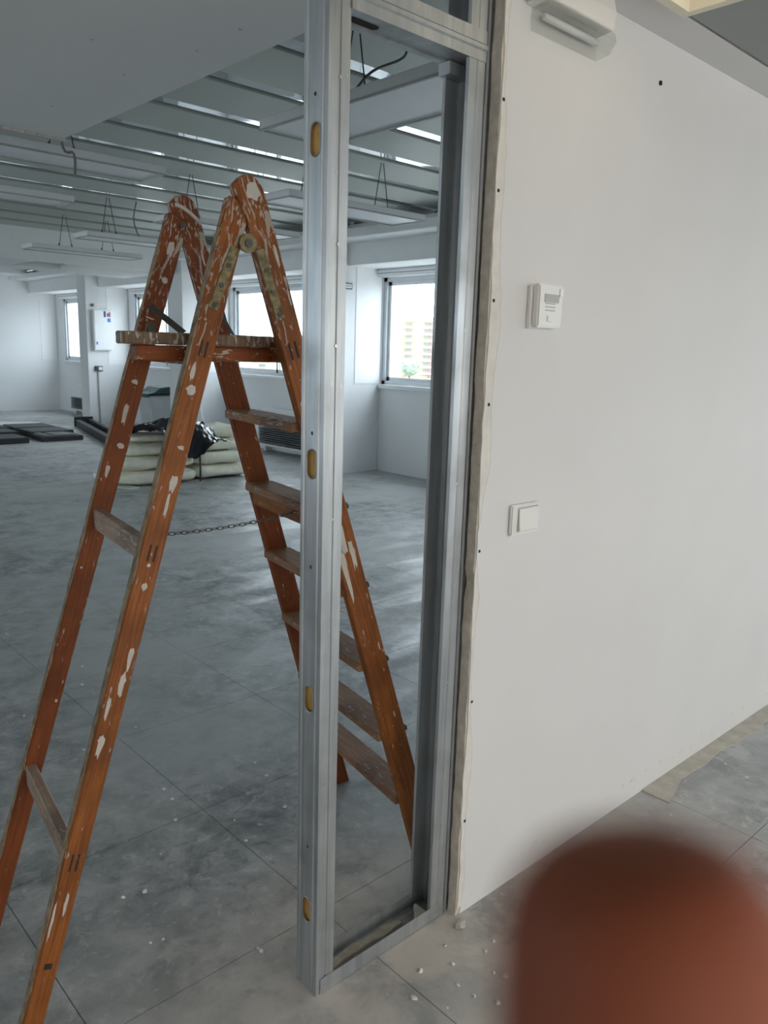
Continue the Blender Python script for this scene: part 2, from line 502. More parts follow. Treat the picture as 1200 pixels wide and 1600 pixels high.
for k in range(0, len(xs), 2):
    wb.box(xs[k], xs[k + 1], Y0 - 0.3, Y0, 0.88, 2.24)
struct(wb.build('wall_back', 'wall_far'))
for k, (a, b) in enumerate(BACK):
    w = thing('window_%d' % (k + 8), ((a + b) / 2, Y0, 0.88), 'white framed window in the wall behind the camera', None)
    w['kind'] = 'structure'
    f = MB()
    for (p0, p1, z0, z1) in ((a, a + 0.06, 0.88, 2.24), (b - 0.06, b, 0.88, 2.24), (a, b, 0.88, 0.94), (a, b, 2.18, 2.24), ((a + b) / 2 - 0.04, (a + b) / 2 + 0.04, 0.94, 2.18)):
        f.box(p0, p1, Y0 - 0.12, Y0 - 0.05, z0, z1)
    f.build('window_frame', 'alu', w)
    box('pane', (a + 0.05, b - 0.05, Y0 - 0.09, Y0 - 0.084, 0.93, 2.19), 'added_tint_glass', w)

# piers between the windows
PIERS = [(7.37, 7.80), (10.84, 11.27), (14.30, 14.66), (4.02, 4.45)]
for k, (a, b) in enumerate(PIERS):
    struct(box('column', (5.95, WX, a, b, 0, 2.9), 'column', bevel=0.004),
           ['white column behind the steel stud, nearest the partition', 'grey white column seen between the ladder legs',
            'white column carrying the electrical panel', 'white column hidden behind the partition wall'][k])
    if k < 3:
        o = box('trim_%d' % (k + 1), (6.33, WX - 0.02, a - 0.006, a, SILL + 0.01, 2.45), 'reveal')  # thin plate in a paler white sets this stretch off from the column
        struct(o, 'paler white plate on the window reveal of ' + ['the nearest column', 'the middle column', 'the column with the electrical panel'][k])
struct(box('trim_4', (6.40, WX - 0.02, Y1 - 0.006, Y1, SILL + 0.01, 2.45), 'reveal'), 'paler white plate on the window reveal of the far wall')

# bulkhead over the windows
bh = MB().box(6.20, WX, 1.36, Y1, 2.45, ZC)
struct(bh.build('trim_5', 'bulk', bevel=0.004), 'white bulkhead running over the windows')
fa = MB().box(5.84, 6.21, 1.36, Y1, 2.69, 2.79)
struct(fa.build('trim_6', 'bulk', bevel=0.01), 'white ledge along the front of the window bulkhead')
# dropped cross beam with a missing panel near the far end
cb = MB().box(X0, 5.84, 10.92, 11.08, 2.5, ZC).box(X0, 5.84, 11.92, 12.5, 2.5, ZC)
cb.box(X0, 3.93, 11.08, 11.92, 2.5, 2.56).box(4.62, 5.84, 11.08, 11.92, 2.5, 2.56)
struct(cb.build('trim_7', 'bulk'), 'white dropped ceiling beam with one missing panel')
cb2 = MB().box(X0, 5.84, 16.9, Y1, 2.76, ZC)
struct(cb2.build('trim_8', 'bulk'), 'white ceiling border along the far wall')

# high ceiling: grey panels parted by polished strips
ce = struct(box('ceiling', (X0, X1, 1.36, Y1, ZC + 0.05, ZC + 0.2), 'dark'), 'grey panelled ceiling with polished reflective strips')
k = 0
y = 1.36
rows = [3.29 + 0.64 * i for i in range(-3, 23)]
for i, yk in enumerate(rows):
    if yk > Y1 - 0.2: break
    box('polished_strip', (X0, 6.2, yk, min(yk + 0.15, Y1), ZC + 0.012, ZC + 0.03), 'mirror', ce)
    y1 = min(rows[i + 1] - 0.004, Y1) if i + 1 < len(rows) else Y1
    box('ceiling_panel', (X0, 6.2, yk + 0.154, y1, ZC, ZC + 0.03), 'ceil_panel', ce, bevel=0.003)

# low ceiling: corridor side and the block above the ladder
lo = MB().box(X0, 1.435, 1.36, 3.62, ZL, ZC + 0.06)
struct(lo.build('ceiling', 'soffit'), 'low white plaster soffit above the ladder')
sof = [o for o in bpy.data.objects if o.name.startswith('ceiling') and o.get('label', '').startswith('low white')][0]
for (x, y, r_) in ((1.30, 2.02, 0.006), (1.30, 2.25, 0.005), (1.25, 2.62, 0.005), (1.22, 3.15, 0.004), (1.05, 2.4, 0.004), (0.98, 3.2, 0.005)):
    MB().disc((x, y, ZL), (0, 0, -1), r_, 0.001, 8).build('screw_head', 'plastic_grey', sof)
lo2 = MB().box(X0, X1, Y0, 0.5, ZL, ZC + 0.06).box(X0, 1.36, 0.5, 1.112, ZL, ZC + 0.06).box(4.42, X1, 0.5, 1.112, ZL, ZC + 0.06)
lo2.box(1.36, 4.42, 0.5, 1.112, ZL + 0.09, ZC + 0.06)
lc = struct(lo2.build('ceiling', 'ceil_tile'), 'low grey tiled ceiling on the near side of the wall')
lo3 = MB().box(X0, X1, 1.112, 1.36, ZL, ZC + 0.06)
struct(lo3.build('trim_9', 'wall'), 'white plaster strip along the top of the right wall')
for i in range(1, 5):
    x = 1.40 + 0.6 * i
    box('ceiling_tile', (x + 0.004, x + 0.596, 0.504, 1.106, ZL - 0.001, ZL + 0.02), 'ceil_tile', lc, bevel=0.003)
# square lamps set into the near ceiling
def ceiling_lamp(x, y, label):
    lm = thing('ceiling_lamp', (x + 0.3, y + 0.3, ZL), label, 'lamp', 'square lamps in the near ceiling')
    fr = MB()
    for b in ((0, 0.6, 0.006, 0.03), (0, 0.6, 0.58, 0.606), (0, 0.025, 0.03, 0.58), (0.575, 0.6, 0.03, 0.58)):
        fr.box(x + b[0], x + b[1], y + b[2], y + b[3], ZL - 0.012, ZL + 0.05)
    fr.build('lamp_frame', 'lamp_frame', lm)
    zz = ZL + 0.035 if abs(x - 1.4) < 0.01 and y > 0.4 else ZL - 0.006
    box('diffuser', (x + 0.025, x + 0.575, y + 0.03, y + 0.58, zz, zz + 0.01), 'lamp', lm)
ceiling_lamp(1.40, 0.50, 'square warm lit ceiling lamp with cream frame beside the right wall')
ceiling_lamp(1.40, -1.30, 'added unseen square warm ceiling lamp behind the camera, nearer the partition')  # from here on, unseen lamps added to warm the near side
ceiling_lamp(3.80, -1.30, 'added unseen square warm ceiling lamp behind the camera, far along the partition')
ceiling_lamp(-1.60, -1.30, 'added unseen square warm ceiling lamp behind the camera, at the ladder side')
ceiling_lamp(1.40, -3.00, 'added unseen square warm ceiling lamp beside the rear windows')

# partition wall on the right: plaster core, white skin with a torn edge
def jag(z0, z1, n, base, amp, seed):
    r = random.Random(seed)
    return [(base(z0 + (z1 - z0) * i / n) + r.uniform(-amp, amp), z0 + (z1 - z0) * i / n) for i in range(n + 1)]
WXE = 6.75
core = MB()
lp = jag(0, ZL, 60, lambda z: 1.458 + (0.010 if 0.90 < z < 0.97 else 0) , 0.0025, 3)
poly = [(1.9, ZL), (1.9, 0)] + lp
core.prism(poly, lambda u, v, d: (u, d, v), 1.228, 1.256)
core.box(1.9, WXE, 1.228, 1.256, 0, ZL)
core.box(1.50, WXE, 1.257, 1.331, 0, ZL)
cw = struct(core.build('wall_right', 'plaster'), 'white partition wall with a broken plaster edge')
sk = MB()
def skin_edge(z):
    return 1.474 + 0.010 * math.sin(z * 5.1) + 0.006 * math.sin(z * 17) + (0.012 if 0.86 < z < 1.0 else 0) - (0.004 if z < 0.4 else 0) + (0.012 if z > 1.2 else 0)
lp = jag(0, ZL, 70, skin_edge, 0.0035, 5)
lp[0] = (1.470, 0)
sk.prism([(1.9, ZL), (1.9, 0)] + lp, lambda u, v, d: (u, d, v), 1.2245, 1.2281)
sk.box(1.9, WXE, 1.2245, 1.2281, 0, ZL)
sk.build('paint_skin', 'wall', cw)
pe = MB()
lp = jag(0.02, ZL, 60, lambda z: 1.461 + 0.003 * math.sin(z * 13), 0.0025, 9)
rp = [(1.52, z) for _, z in lp[::-1]]
pe.prism(lp + rp, lambda u, v, d: (u, d, v), 1.2251, 1.2285)
pe.build('torn_paper', 'paper', cw)
bk = MB().box(1.46, WXE, 1.331, 1.357, 0, ZC)
bk.build('back_board', 'wall_far', cw)
box('upper_core', (1.46, WXE, 1.228, 1.331, ZL, ZC), 'wall_far', cw)
# screws in the torn edge
for (x, z) in ((1.469, 2.05), (1.468, 1.86), (1.473, 1.62), (1.476, 1.38), (1.471, 1.02), (1.474, 0.62), (1.472, 0.28)):
    MB().disc((x, 1.2253, z), (0, -1, 0), 0.0042, 0.001, 10).build('screw_hole', 'dark', cw)
MB().disc((2.121, 1.2247, 2.231), (0, -1, 0), 0.0065, 0.004, 8).build('nail_hole', 'dark', cw)
# scars along the foot where the skirting came off
for k in range(26):
    x = 1.53 + k * 0.085 + random.uniform(-0.02, 0.02)
    z = random.uniform(0.035, 0.075)
    w, h = random.uniform(0.008, 0.028), random.uniform(0.004, 0.011)
    n = 9
    poly = [(x + math.cos(t * 2 * math.pi / n) * w * random.uniform(0.6, 1), z + math.sin(t * 2 * math.pi / n) * h * random.uniform(0.6, 1)) for t in range(n)]
    MB().prism(poly, lambda u, v, d: (u, d, v), 1.2236, 1.2246).build('plaster_scar', 'paper', cw)

# mortar strip left on the floor along the wall
ms = MB()
pts = [(2.43 + 0.09 * i, 1.2235) for i in range(14)]
pts2 = [(x, 1.155 + random.uniform(-0.022, 0.018) - (0.0 if x > 2.55 else 0.03)) for x, _ in pts]
ms.prism(pts2 + pts[::-1], lambda u, v, d: (u, v, d), 0.0, 0.004)
tag(ms.build('mortar_strip', 'mortar'), 'cream mortar residue strip on the floor along the right wall', 'mortar')

# ------------------------------------------------------------------ windows
def window(idx, y0, y1, label, detail=True):
    w = thing('window_%d' % idx, (WX, (y0 + y1) / 2, SILL), label, None)
    w['kind'] = 'structure'
    t = 0.055
    xa, xb = WX + 0.02, WX + 0.09
    fr = MB()
    fr.box(xa, xb, y0, y0 + t, SILL + 0.0, HEAD).box(xa, xb, y1 - t, y1, SILL, HEAD)
    fr.box(xa, xb, y0, y1, SILL, SILL + 0.05).box(xa, xb, y0, y1, HEAD - 0.05, HEAD)
    fr.build('window_frame', 'alu', w)
    ym = (y0 + y1) / 2
    for n, (a, b, xo) in enumerate(((y0 + t, ym + 0.03, 0.0), (ym - 0.03, y1 - t, 0.03))):
        s = MB(); q = 0.045
        sa, sb = xa + 0.005 + xo, xa + 0.032 + xo
        z0, z1 = SILL + 0.05, HEAD - 0.05
        s.box(sa, sb, a, a + q, z0, z1).box(sa, sb, b - q, b, z0, z1).box(sa, sb, a, b, z0, z0 + q).box(sa, sb, a, b, z1 - q, z1)
        so = s.build('sash', 'white_metal', w)
        box('pane', ((sa + sb) / 2 - 0.003, (sa + sb) / 2 + 0.003, a + q - 0.005, b - q + 0.005, z0 + q - 0.005, z1 - q + 0.005), 'glass', so)
    box('window_sill', (WX - 0.045, WX + 0.03, y0 - 0.02, y1 + 0.0, SILL - 0.05, SILL + 0.004), 'white_metal', w, bevel=0.006)
    rb = box('shutter_box', (WX - 0.10, WX + 0.06, y0 - 0.02, y1 + 0.03, HEAD + 0.0, HEAD + 0.09), 'white_metal', w, bevel=0.02, seg=2)
    box('shutter_slot', (WX - 0.08, WX + 0.06, y0 - 0.02, y1 + 0.03, HEAD + 0.09, HEAD + 0.115), 'grille', w)
    if detail:
        box('shutter_slot', (WX - 0.103, WX - 0.09, y0 - 0.01, y1 + 0.02, HEAD + 0.035, HEAD + 0.042), 'grille', w)
LBL = ['far left window beside the end wall', 'window behind the left ladder leg', 'window framed by the ladder top',
       'window right of the steel stud, looking out on apartment blocks', 'window of the room hidden behind the partition',
       'window on the near side of the partition', 'window at the back of the near side']
for k, (a, b) in enumerate(BAYS):
    window(k + 1, a, b, 'white sliding ' + LBL[k], k < 4)

# convectors under the windows
def convector(y0, y1, label):
    c = thing('convector_heater', (6.65, (y0 + y1) / 2, 0), label, 'heater', 'convector heaters under the windows')
    b = MB().box(6.53, WX - 0.03, y0, y1, 0.36, 0.62).box(6.53, WX - 0.03, y0, y0 + 0.06, 0.10, 0.36).box(6.53, WX - 0.03, y1 - 0.06, y1, 0.10, 0.36)
    b.box(6.53, WX - 0.03, y0, y1, 0.09, 0.12).box(6.66, WX - 0.03, y0, y1, 0.12, 0.36)
    b.box(6.60, 6.71, y0 + 0.08, y0 + 0.14, 0, 0.09).box(6.60, 6.71, y1 - 0.14, y1 - 0.08, 0, 0.09)
    b.build('casing', 'white_metal', c)
    for z in [0.145 + 0.03 * k for k in range(7)]:
        box('grille_slat', (6.545, 6.65, y0 + 0.06, y1 - 0.06, z, z + 0.012), 'grille', c)
    box('grille_back', (6.64, 6.66, y0 + 0.06, y1 - 0.06, 0.12, 0.36), 'grille', c)
convector(8.35, 9.78, 'white convector heater with grey grille seen through the ladder steps')
convector(15.3, 16.72, 'white convector heater with grey grille beside the end wall')
convector(4.6, 6.22, 'white convector heater at the dark edge of the steel doorway')

# ------------------------------------------------------------------ hanging light panels
def hanging_panel(x0, x1, y0, y1, z, label, wires):
    t = thing('hanging_light', ((x0 + x1) / 2, (y0 + y1) / 2, z), label, 'light', 'white hanging light panels')
    MB().box(x0, x1, y0, y1, z, z + 0.045).build('housing', 'white_metal', t, bevel=0.004)
    f = MB()
    e = 0.012
    for b in ((x0, x1, y0, y0 + e), (x0, x1, y1 - e, y1), (x0, x0 + e, y0 + e, y1 - e), (x1 - e, x1, y0 + e, y1 - e)):
        f.box(b[0], b[1], b[2], b[3], z - 0.008, z)
    f.build('rim', 'plastic_grey', t)
    for (wx, wy) in wires:
        for s in (-1, 1):
            a = (wx + 0.075 * s, wy, z + 0.045)
            top = (wx + 0.012 * s, wy, ZC)
            MB().tube([a, top], 0.0035, 5).build('suspension_wire', 'wire', t)
            MB().tube([a, (wx + 0.07 * s, wy, z + 0.085)], 0.008, 6).build('wire_clip', 'wire', t)
    return t
ZF = 2.5
hanging_panel(1.16, 2.46, 4.64, 4.96, ZF, 'white hanging light panel nearest the left soffit corner', [(1.9, 4.8), (1.35, 4.8)])
hanging_panel(3.34, 4.65, 4.60, 4.98, ZF, 'white hanging light panel seen on both sides of the steel stud', [(3.65, 4.79), (4.35, 4.79)])
hanging_panel(2.27, 2.66, 2.05, 3.37, ZF, 'large white hanging light panel turned crosswise inside the steel doorway', [(2.46, 2.9), (2.46, 2.25)])
hanging_panel(1.18, 2.49, 6.10, 6.42, ZF, 'white hanging light panel second from the soffit at the left edge', [(1.9, 6.26), (1.5, 6.26)])
hanging_panel(3.32, 4.62, 6.20, 6.52, ZF, 'white hanging light panel behind the ladder top', [(3.6, 6.36), (4.3, 6.36)])
hanging_panel(3.31, 4.62, 7.85, 8.17, ZF, 'white hanging light panel left of the ladder top, third row', [(3.6, 8.0), (4.3, 8.0)])
hanging_panel(3.32, 4.62, 9.35, 9.67, ZF, 'white hanging light panel farthest away before the dropped beam', [(3.75, 9.5), (4.25, 9.5)])

def cable(pts, r, label, name='dangling_cable', mat='cable'):
    P = [Vector(p) for p in pts]
    out = []
    n = len(P)
    for i in range(n - 1):
        p0, p1, p2, p3 = P[max(i - 1, 0)], P[i], P[i + 1], P[min(i + 2, n - 1)]
        for k in range(6):
            t = k / 6
            out.append(0.5 * ((2 * p1) + (p2 - p0) * t + (2 * p0 - 5 * p1 + 4 * p2 - p3) * t * t + (3 * p1 - p0 - 3 * p2 + p3) * t ** 3))
    out.append(P[-1])
    return tag(MB().tube(out, r, 6).build(name, mat, smooth=True), label, 'cable')
cable([(1.44, 3.66, 2.90), (1.45, 3.67, 2.36), (1.50, 3.66, 2.30), (1.51, 3.68, 2.22)], 0.006, 'short dark cable hanging from the soffit corner')
cable([(2.75, 2.88, 2.90), (2.70, 2.85, 2.80), (2.52, 2.86, 2.70), (2.46, 2.92, 2.60), (2.48, 2.95, 2.545)], 0.006, 'curved dark cable above the crosswise light panel')
cable([(3.9, 8.0, 2.9), (3.88, 8.03, 2.72), (3.95, 8.05, 2.56), (4.0, 8.06, 2.545)], 0.006, 'thin dark cable dropping onto the third row light panel')

# broken plaster at the soffit rim
for k in range(7):
    x = 1.10 + 0.05 * k
    w = random.uniform(0.02, 0.05)
    n = 8
    poly = [(x + math.cos(a * 2 * math.pi / n) * w * random.uniform(0.5, 1), 3.60 + math.sin(a * 2 * math.pi / n) * 0.02 * random.uniform(0.5, 1)) for a in range(n)]
    o = MB().prism(poly, lambda u, v, d: (u, v, d), ZL - 0.012, ZL + 0.002).build('plaster_fragment', 'plastic_grey')
    tag(o, 'grey plaster fragment clinging to the soffit rim at the left', 'plaster', 'fragments on the soffit rim')

# ------------------------------------------------------------------ steel stud frame
SX, SYF, SYB = 1.0, 1.256, 1.331
fm = thing('stud_frame', (1.22, 1.29, 0), 'galvanised steel stud frame of a narrow opening beside the right wall', 'frame')
def profile_web(y0, y1):
    """ribbed web line: y along the web, offset in -x (rib depth)"""
    w = y1 - y0
    return [(y0, 0), (y0 + 0.10 * w, 0), (y0 + 0.13 * w, 0.003), (y0 + 0.22 * w, 0.003), (y0 + 0.25 * w, 0)], \
           [(y1 - 0.25 * w, 0), (y1 - 0.22 * w, 0.003), (y1 - 0.13 * w, 0.003), (y1 - 0.10 * w, 0), (y1, 0)]
def sheet(line, z0, z1, th=0.0012):
    """thin vertical sheet following a 2-D polyline (x, y)"""
    mb = MB()
    n = len(line)
    nr = []
    for i in range(n):
        a = Vector(line[max(i - 1, 0)]); b = Vector(line[min(i + 1, n - 1)])
        t = (b - a).normalized(); nr.append(Vector((-t.y, t.x)))
    inner = [(line[i][0] + nr[i].x * th, line[i][1] + nr[i].y * th) for i in range(n)]
    vs = [(x, y, z0) for x, y in line] + [(x, y, z0) for x, y in inner] + [(x, y, z1) for x, y in line] + [(x, y, z1) for x, y in inner]
    fs = []
    for i in range(n - 1):
        fs += [(i, i + 1, 2 * n + i + 1, 2 * n + i), (n + i, 3 * n + i, 3 * n + i + 1, n + i + 1),
               (i, n + i, n + i + 1, i + 1), (2 * n + i, 2 * n + i + 1, 3 * n + i + 1, 3 * n + i)]
    fs += [(0, 2 * n, 3 * n, n), (n - 1, 2 * n - 1, 4 * n - 1, 3 * n - 1)]
    return mb.add(vs, fs)
def stud(x, fl_w, z0, z1, slots, holes, label, dn=1):
    """C stud: web at x facing -x, flanges running to +x at both faces"""
    wa, wb = profile_web(SYF, SYB)
    mb = MB()
    # front flange (facing -y) with a shallow centre groove, then lip; rear flange likewise
    g = fl_w * dn
    front = [(x + g - 0.0, SYF + 0.008), (x + g, SYF), (x + g * 0.58, SYF), (x + g * 0.54, SYF + 0.0025), (x + g * 0.48, SYF + 0.0025), (x + g * 0.44, SYF), (x, SYF)]
    frontL = front + [(x + d * dn, y) for y, d in wa[1:]]
    mb2 = sheet(frontL[::-1], z0, z1); mb.add(mb2.v, mb2.f)
    back = [(x + d * dn, y) for y, d in wb] + [(x + g, SYB), (x + g, SYB - 0.008)]
    mb2 = sheet(back[::-1], z0, z1); mb.add(mb2.v, mb2.f)
    # centre strip of the web with punched openings
    ya, yb = wa[-1][0], wb[0][0]
    loops = [[(ya, z0), (yb, z0), (yb, z1), (ya, z1)]]
    ym = (ya + yb) / 2
    for (zc, hh, rr) in slots:
        L_ = []
        for k in range(9):
            a = math.pi * k / 8
            L_.append((ym + rr * math.cos(a), zc + hh + rr * math.sin(a)))
        for k in range(9):
            a = math.pi + math.pi * k / 8
            L_.append((ym + rr * math.cos(a), zc - hh + rr * math.sin(a)))
        loops.append(L_)
    for (dy, zc, rr) in holes:
        loops.append([(ym + dy + rr * math.cos(k * math.pi / 4), zc + rr * math.sin(k * math.pi / 4)) for k in range(8)])
    flat = [Vector((a, b, 0)) for l in loops for a, b in l]
    tri = tessellate_polygon([[Vector((a, b, 0)) for a, b in l] for l in loops])
    mb.add([(x, q.x, q.y) for q in flat], [t for t in tri])
    mb.add([(x + 0.0012 * dn, q.x, q.y) for q in flat], [t[::-1] for t in tri])
    o = len(mb.v) - 2 * len(flat); n = len(flat); st = 0
    for l in loops[1:]:
        pass
    idx = 0
    for l in loops:
        m_ = len(l)
        for k in range(m_):
            a, b = o + idx + k, o + idx + (k + 1) % m_
            mb.f.append((a, b, b + n, a + n))
        idx += m_
    so = mb.build('stud', 'steel', fm)
    so['label'] = label
    # rolled rim round each slot
    for (zc, hh, rr) in slots:
        pts = [(x - 0.001, ym + (rr + 0.0008) * math.cos(math.pi * k / 8), zc + hh + (rr + 0.0008) * math.sin(math.pi * k / 8)) for k in range(9)]
        pts += [(x - 0.001, ym + (rr + 0.0008) * math.cos(math.pi + math.pi * k / 8), zc - hh + (rr + 0.0008) * math.sin(math.pi + math.pi * k / 8)) for k in range(9)]
        MB().tube(pts + pts[:1], 0.0011, 5, caps=False).build('slot_rim', 'steel', so)
    return so
TOP = ZL
slots = [(z, 0.016, 0.0145) for z in (1.891, 1.264, 0.742, 0.215)]
holes = [(0.0, 1.328, 0.0042), (0.0, 1.043, 0.0042), (0.0, 0.378, 0.0042), (0.002, 1.972, 0.0042), (-0.006, 0.405, 0.0025)]
s1 = stud(SX, 0.052, 0.0, TOP, slots, holes, 'near steel stud with four slots showing yellow timber inside')
box('timber_core', (SX + 0.006, SX + 0.046, SYF + 0.006, SYB - 0.006, 0.01, TOP - 0.02), 'timber', fm)['label'] = 'yellow timber batten inside the near stud'
RX = 1.385
s2 = stud(RX + 0.050, 0.050, 0.003, TOP, [], [(0.0, 0.9, 0.003), (0.0, 1.7, 0.004), (0.0, 2.26, 0.004)], 'steel stud fixed against the wall, open dark side towards the opening', -1)
# second profile closing against the plaster
cl = sheet([(1.452, SYF + 0.002), (1.441, SYF + 0.002), (1.438, SYF - 0.004), (1.4365, SYF + 0.006), (1.4365, SYB - 0.004), (1.452, SYB - 0.004)][::-1], 0.003, TOP, 0.0012)
cl.build('edge_profile', 'steel', fm)
# floor track: U with upright lips
def track_z(name, x0, x1, z, up, label, rib=True):
    """horizontal U track: web at height z, lips going up or down"""
    h = 0.04 * up
    mb = MB()
    prof = [(SYF - 0.002, z + h), (SYF - 0.002, z), (SYF + 0.012, z), (SYF + 0.016, z + 0.002 * up), (SYF + 0.024, z + 0.002 * up), (SYF + 0.028, z),
            (SYB - 0.028, z), (SYB - 0.024, z + 0.002 * up), (SYB - 0.016, z + 0.002 * up), (SYB - 0.012, z), (SYB + 0.002, z), (SYB + 0.002, z + h)]
    n = len(prof)
    th = 0.0011
    inner = []
    for i in range(n):
        a = Vector(prof[max(i - 1, 0)]); b = Vector(prof[min(i + 1, n - 1)])
        t = (b - a).normalized(); nn = Vector((-t.y, t.x)) * (1 if up > 0 else -1)
        inner.append((prof[i][0] + nn.x * th, prof[i][1] + nn.y * th))
    ring = prof + inner[::-1]
    mb.prism(ring, lambda u, v, d: (d, u, v), x0, x1)
    # prism caps are concave strips: drop them
    mb.f = mb.f[2:]
    o = mb.build(name, 'steel', fm)
    o['label'] = label
    return o
track_z('track', SX + 0.012, 1.437, 0.002, 1, 'dusty floor track of the frame')
track_z('track', SX + 0.001, 1.437, TOP - 0.002, -1, 'top track under the low ceiling')
# header
hd = MB()
HZ = 2.122
prof = [(SYF - 0.003, HZ + 0.062), (SYF - 0.003, HZ + 0.036), (SYF - 0.0065, HZ + 0.032), (SYF - 0.0065, HZ + 0.024), (SYF - 0.003, HZ + 0.020), (SYF - 0.003, HZ), (SYF + 0.016, HZ), (SYF + 0.020, HZ + 0.0025), (SYB - 0.020, HZ + 0.0025), (SYB - 0.016, HZ), (SYB + 0.002, HZ), (SYB + 0.002, HZ + 0.05)]
inner = [(a + (0.0012 if i < 6 else (-0.0012 if i > 10 else 0)), b + (0.0012 if 5 <= i <= 10 else 0)) for i, (a, b) in enumerate(prof)]
hd.prism(prof + inner[::-1], lambda u, v, d: (d, u, v), SX + 0.052, 1.4365)
hd.f = hd.f[2:]
ho = hd.build('header', 'steel', fm)
ho['label'] = 'steel header profile with a dark slot'
hp = [(1.115 + 0.028 * (1 if math.cos(a) > 0 else -1) + 0.011 * math.cos(a), 1.296 + 0.011 * math.sin(a)) for a in [math.pi * 2 * k / 20 + 0.01 for k in range(20)]]
MB().prism(hp, lambda u, v, d: (u, v, d), HZ + 0.0015, HZ + 0.0023).build('header_slot', 'dark', ho)
# lower return lip of the header behind the right stud
box('header_clip', (1.372, 1.436, SYB - 0.03, SYB + 0.003, HZ - 0.026, HZ), 'steel', fm)
# screws on the flanges
def screw(x, z, par, y=SYF):
    MB().disc((x, y + 0.0005, z), (0, -1, 0), 0.0034, 0.0011, 8).build('screw', 'screw', par)
for x, z in ((1.018, 1.43), (1.043, 1.425), (1.028, 1.505), (1.026, 1.15), (1.020, 0.905), (1.018, 0.71), (1.046, 0.708), (1.018, 0.545), (1.022, 1.83), (1.028, 2.0), (1.044, 2.005), (1.04, 1.80), (1.03, 1.70)):
    screw(x, z, s1)
for x, z in ((1.40, 1.62), (1.412, 1.55), (1.404, 1.30), (1.41, 1.19), (1.402, 0.93), (1.41, 0.68), (1.405, 0.56), (1.41, 0.30), (1.415, 1.85), (1.42, 1.78), (1.40, 2.0)):
    screw(x, z, s2)
screw(1.0265, 0.022, fm, SYF - 0.002)
# dust lying in the floor track
dm = MB()
top = [(1.06 + 0.03 * i, 1.282 + random.uniform(-0.006, 0.006)) for i in range(12)]
bot = [(1.06 + 0.03 * i, 1.262) for i in range(12)]
dm.prism(bot + top[::-1], lambda u, v, d: (u, v, d), 0.003, 0.008)
top = [(1.07 + 0.025 * i, 1.318 + random.uniform(-0.006, 0.006)) for i in range(11)]
bot = [(1.07 + 0.025 * i, 1.292 + random.uniform(-0.005, 0.005)) for i in range(11)]
dm.prism(bot + top[::-1], lambda u, v, d: (u, v, d), 0.003, 0.010)
tag(dm.build('plaster_dust', 'plaster'), 'ridges of beige plaster dust lying in the floor track', 'dust', kind='stuff')
wd = MB()
wd.prism([(1.338, 1.262), (1.384, 1.262), (1.384, 1.31), (1.372, 1.305)], lambda u, v, d: (u, v, d), 0.003, 0.03)
tag(wd.build('plaster_offcut', 'plaster', bevel=0.003), 'beige plaster offcut in the corner of the floor track', 'plaster')

# ------------------------------------------------------------------ fittings on the right wall
t = thing('thermostat', (1.65, 1.2245, 1.56), 'off white square room thermostat on the right wall', 'thermostat')
box('back_plate', (1.597, 1.698, 1.212, 1.2245, 1.562, 1.664), 'plastic', t, bevel=0.002)
c = box('cover', (1.603, 1.702, 1.193, 1.214, 1.565, 1.667), 'plastic', t, bevel=0.004, seg=2)
box('display', (1.625, 1.683, 1.1915, 1.1935, 1.625, 1.645), 'plastic_grey', t)
for k in range(3):
    box('vent_slot', (1.63, 1.67, 1.1922, 1.1935, 1.605 + k * 0.008, 1.608 + k * 0.008), 'plastic_grey', c)
box('slider_button', (1.64, 1.655, 1.1905, 1.1935, 1.580, 1.594), 'plastic', t, bevel=0.001)
box('indicator_tab', (1.684, 1.698, 1.190, 1.1935, 1.640, 1.660), 'reveal', t, bevel=0.001)
t = thing('light_switch', (1.637, 1.2245, 1.04), 'off white rocker light switch below the thermostat', 'switch')
MB().box(1.578, 1.694, 1.2135, 1.2245, 1.044, 1.124).build('plate', 'plastic', t, bevel=0.003, seg=2)
rk = MB().add([(1.604, 1.2135, 1.055), (1.682, 1.2135, 1.055), (1.682, 1.2135, 1.113), (1.604, 1.2135, 1.113), (1.604, 1.205, 1.055), (1.682, 1.205, 1.055), (1.682, 1.2105, 1.113), (1.604, 1.2105, 1.113)],
              [(0, 3, 2, 1), (4, 5, 6, 7), (0, 1, 5, 4), (1, 2, 6, 5), (2, 3, 7, 6), (3, 0, 4, 7)])
rk.build('rocker', 'plastic', t, bevel=0.0015)
box('rocker_gap', (1.601, 1.685, 1.2130, 1.2137, 1.052, 1.1165), 'plastic_grey', t)
# emergency lamp high on the wall
t = thing('emergency_light', (1.66, 1.2245, 2.22), 'white emergency light with clear cover high on the right wall', 'light')
MB().prism([(1.2245, 2.335), (1.178, 2.335), (1.168, 2.30), (1.172, 2.262), (1.2245, 2.255)], lambda u, v, d: (d, u, v), 1.527, 1.80).build('housing', 'plastic', t, bevel=0.002)
MB().prism([(1.2245, 2.254), (1.174, 2.260), (1.168, 2.24), (1.186, 2.214), (1.2245, 2.208)], lambda u, v, d: (d, u, v), 1.545, 1.81).build('lamp_cover', 'clear', t, bevel=0.002)
MB().tube([(1.57, 1.205, 2.238), (1.78, 1.205, 2.238)], 0.008, 8).build('lamp_tube', 'plastic', t, smooth=True)
box('bracket', (1.512, 1.545, 1.190, 1.2245, 2.262, 2.336), 'plastic_grey', t, bevel=0.002)

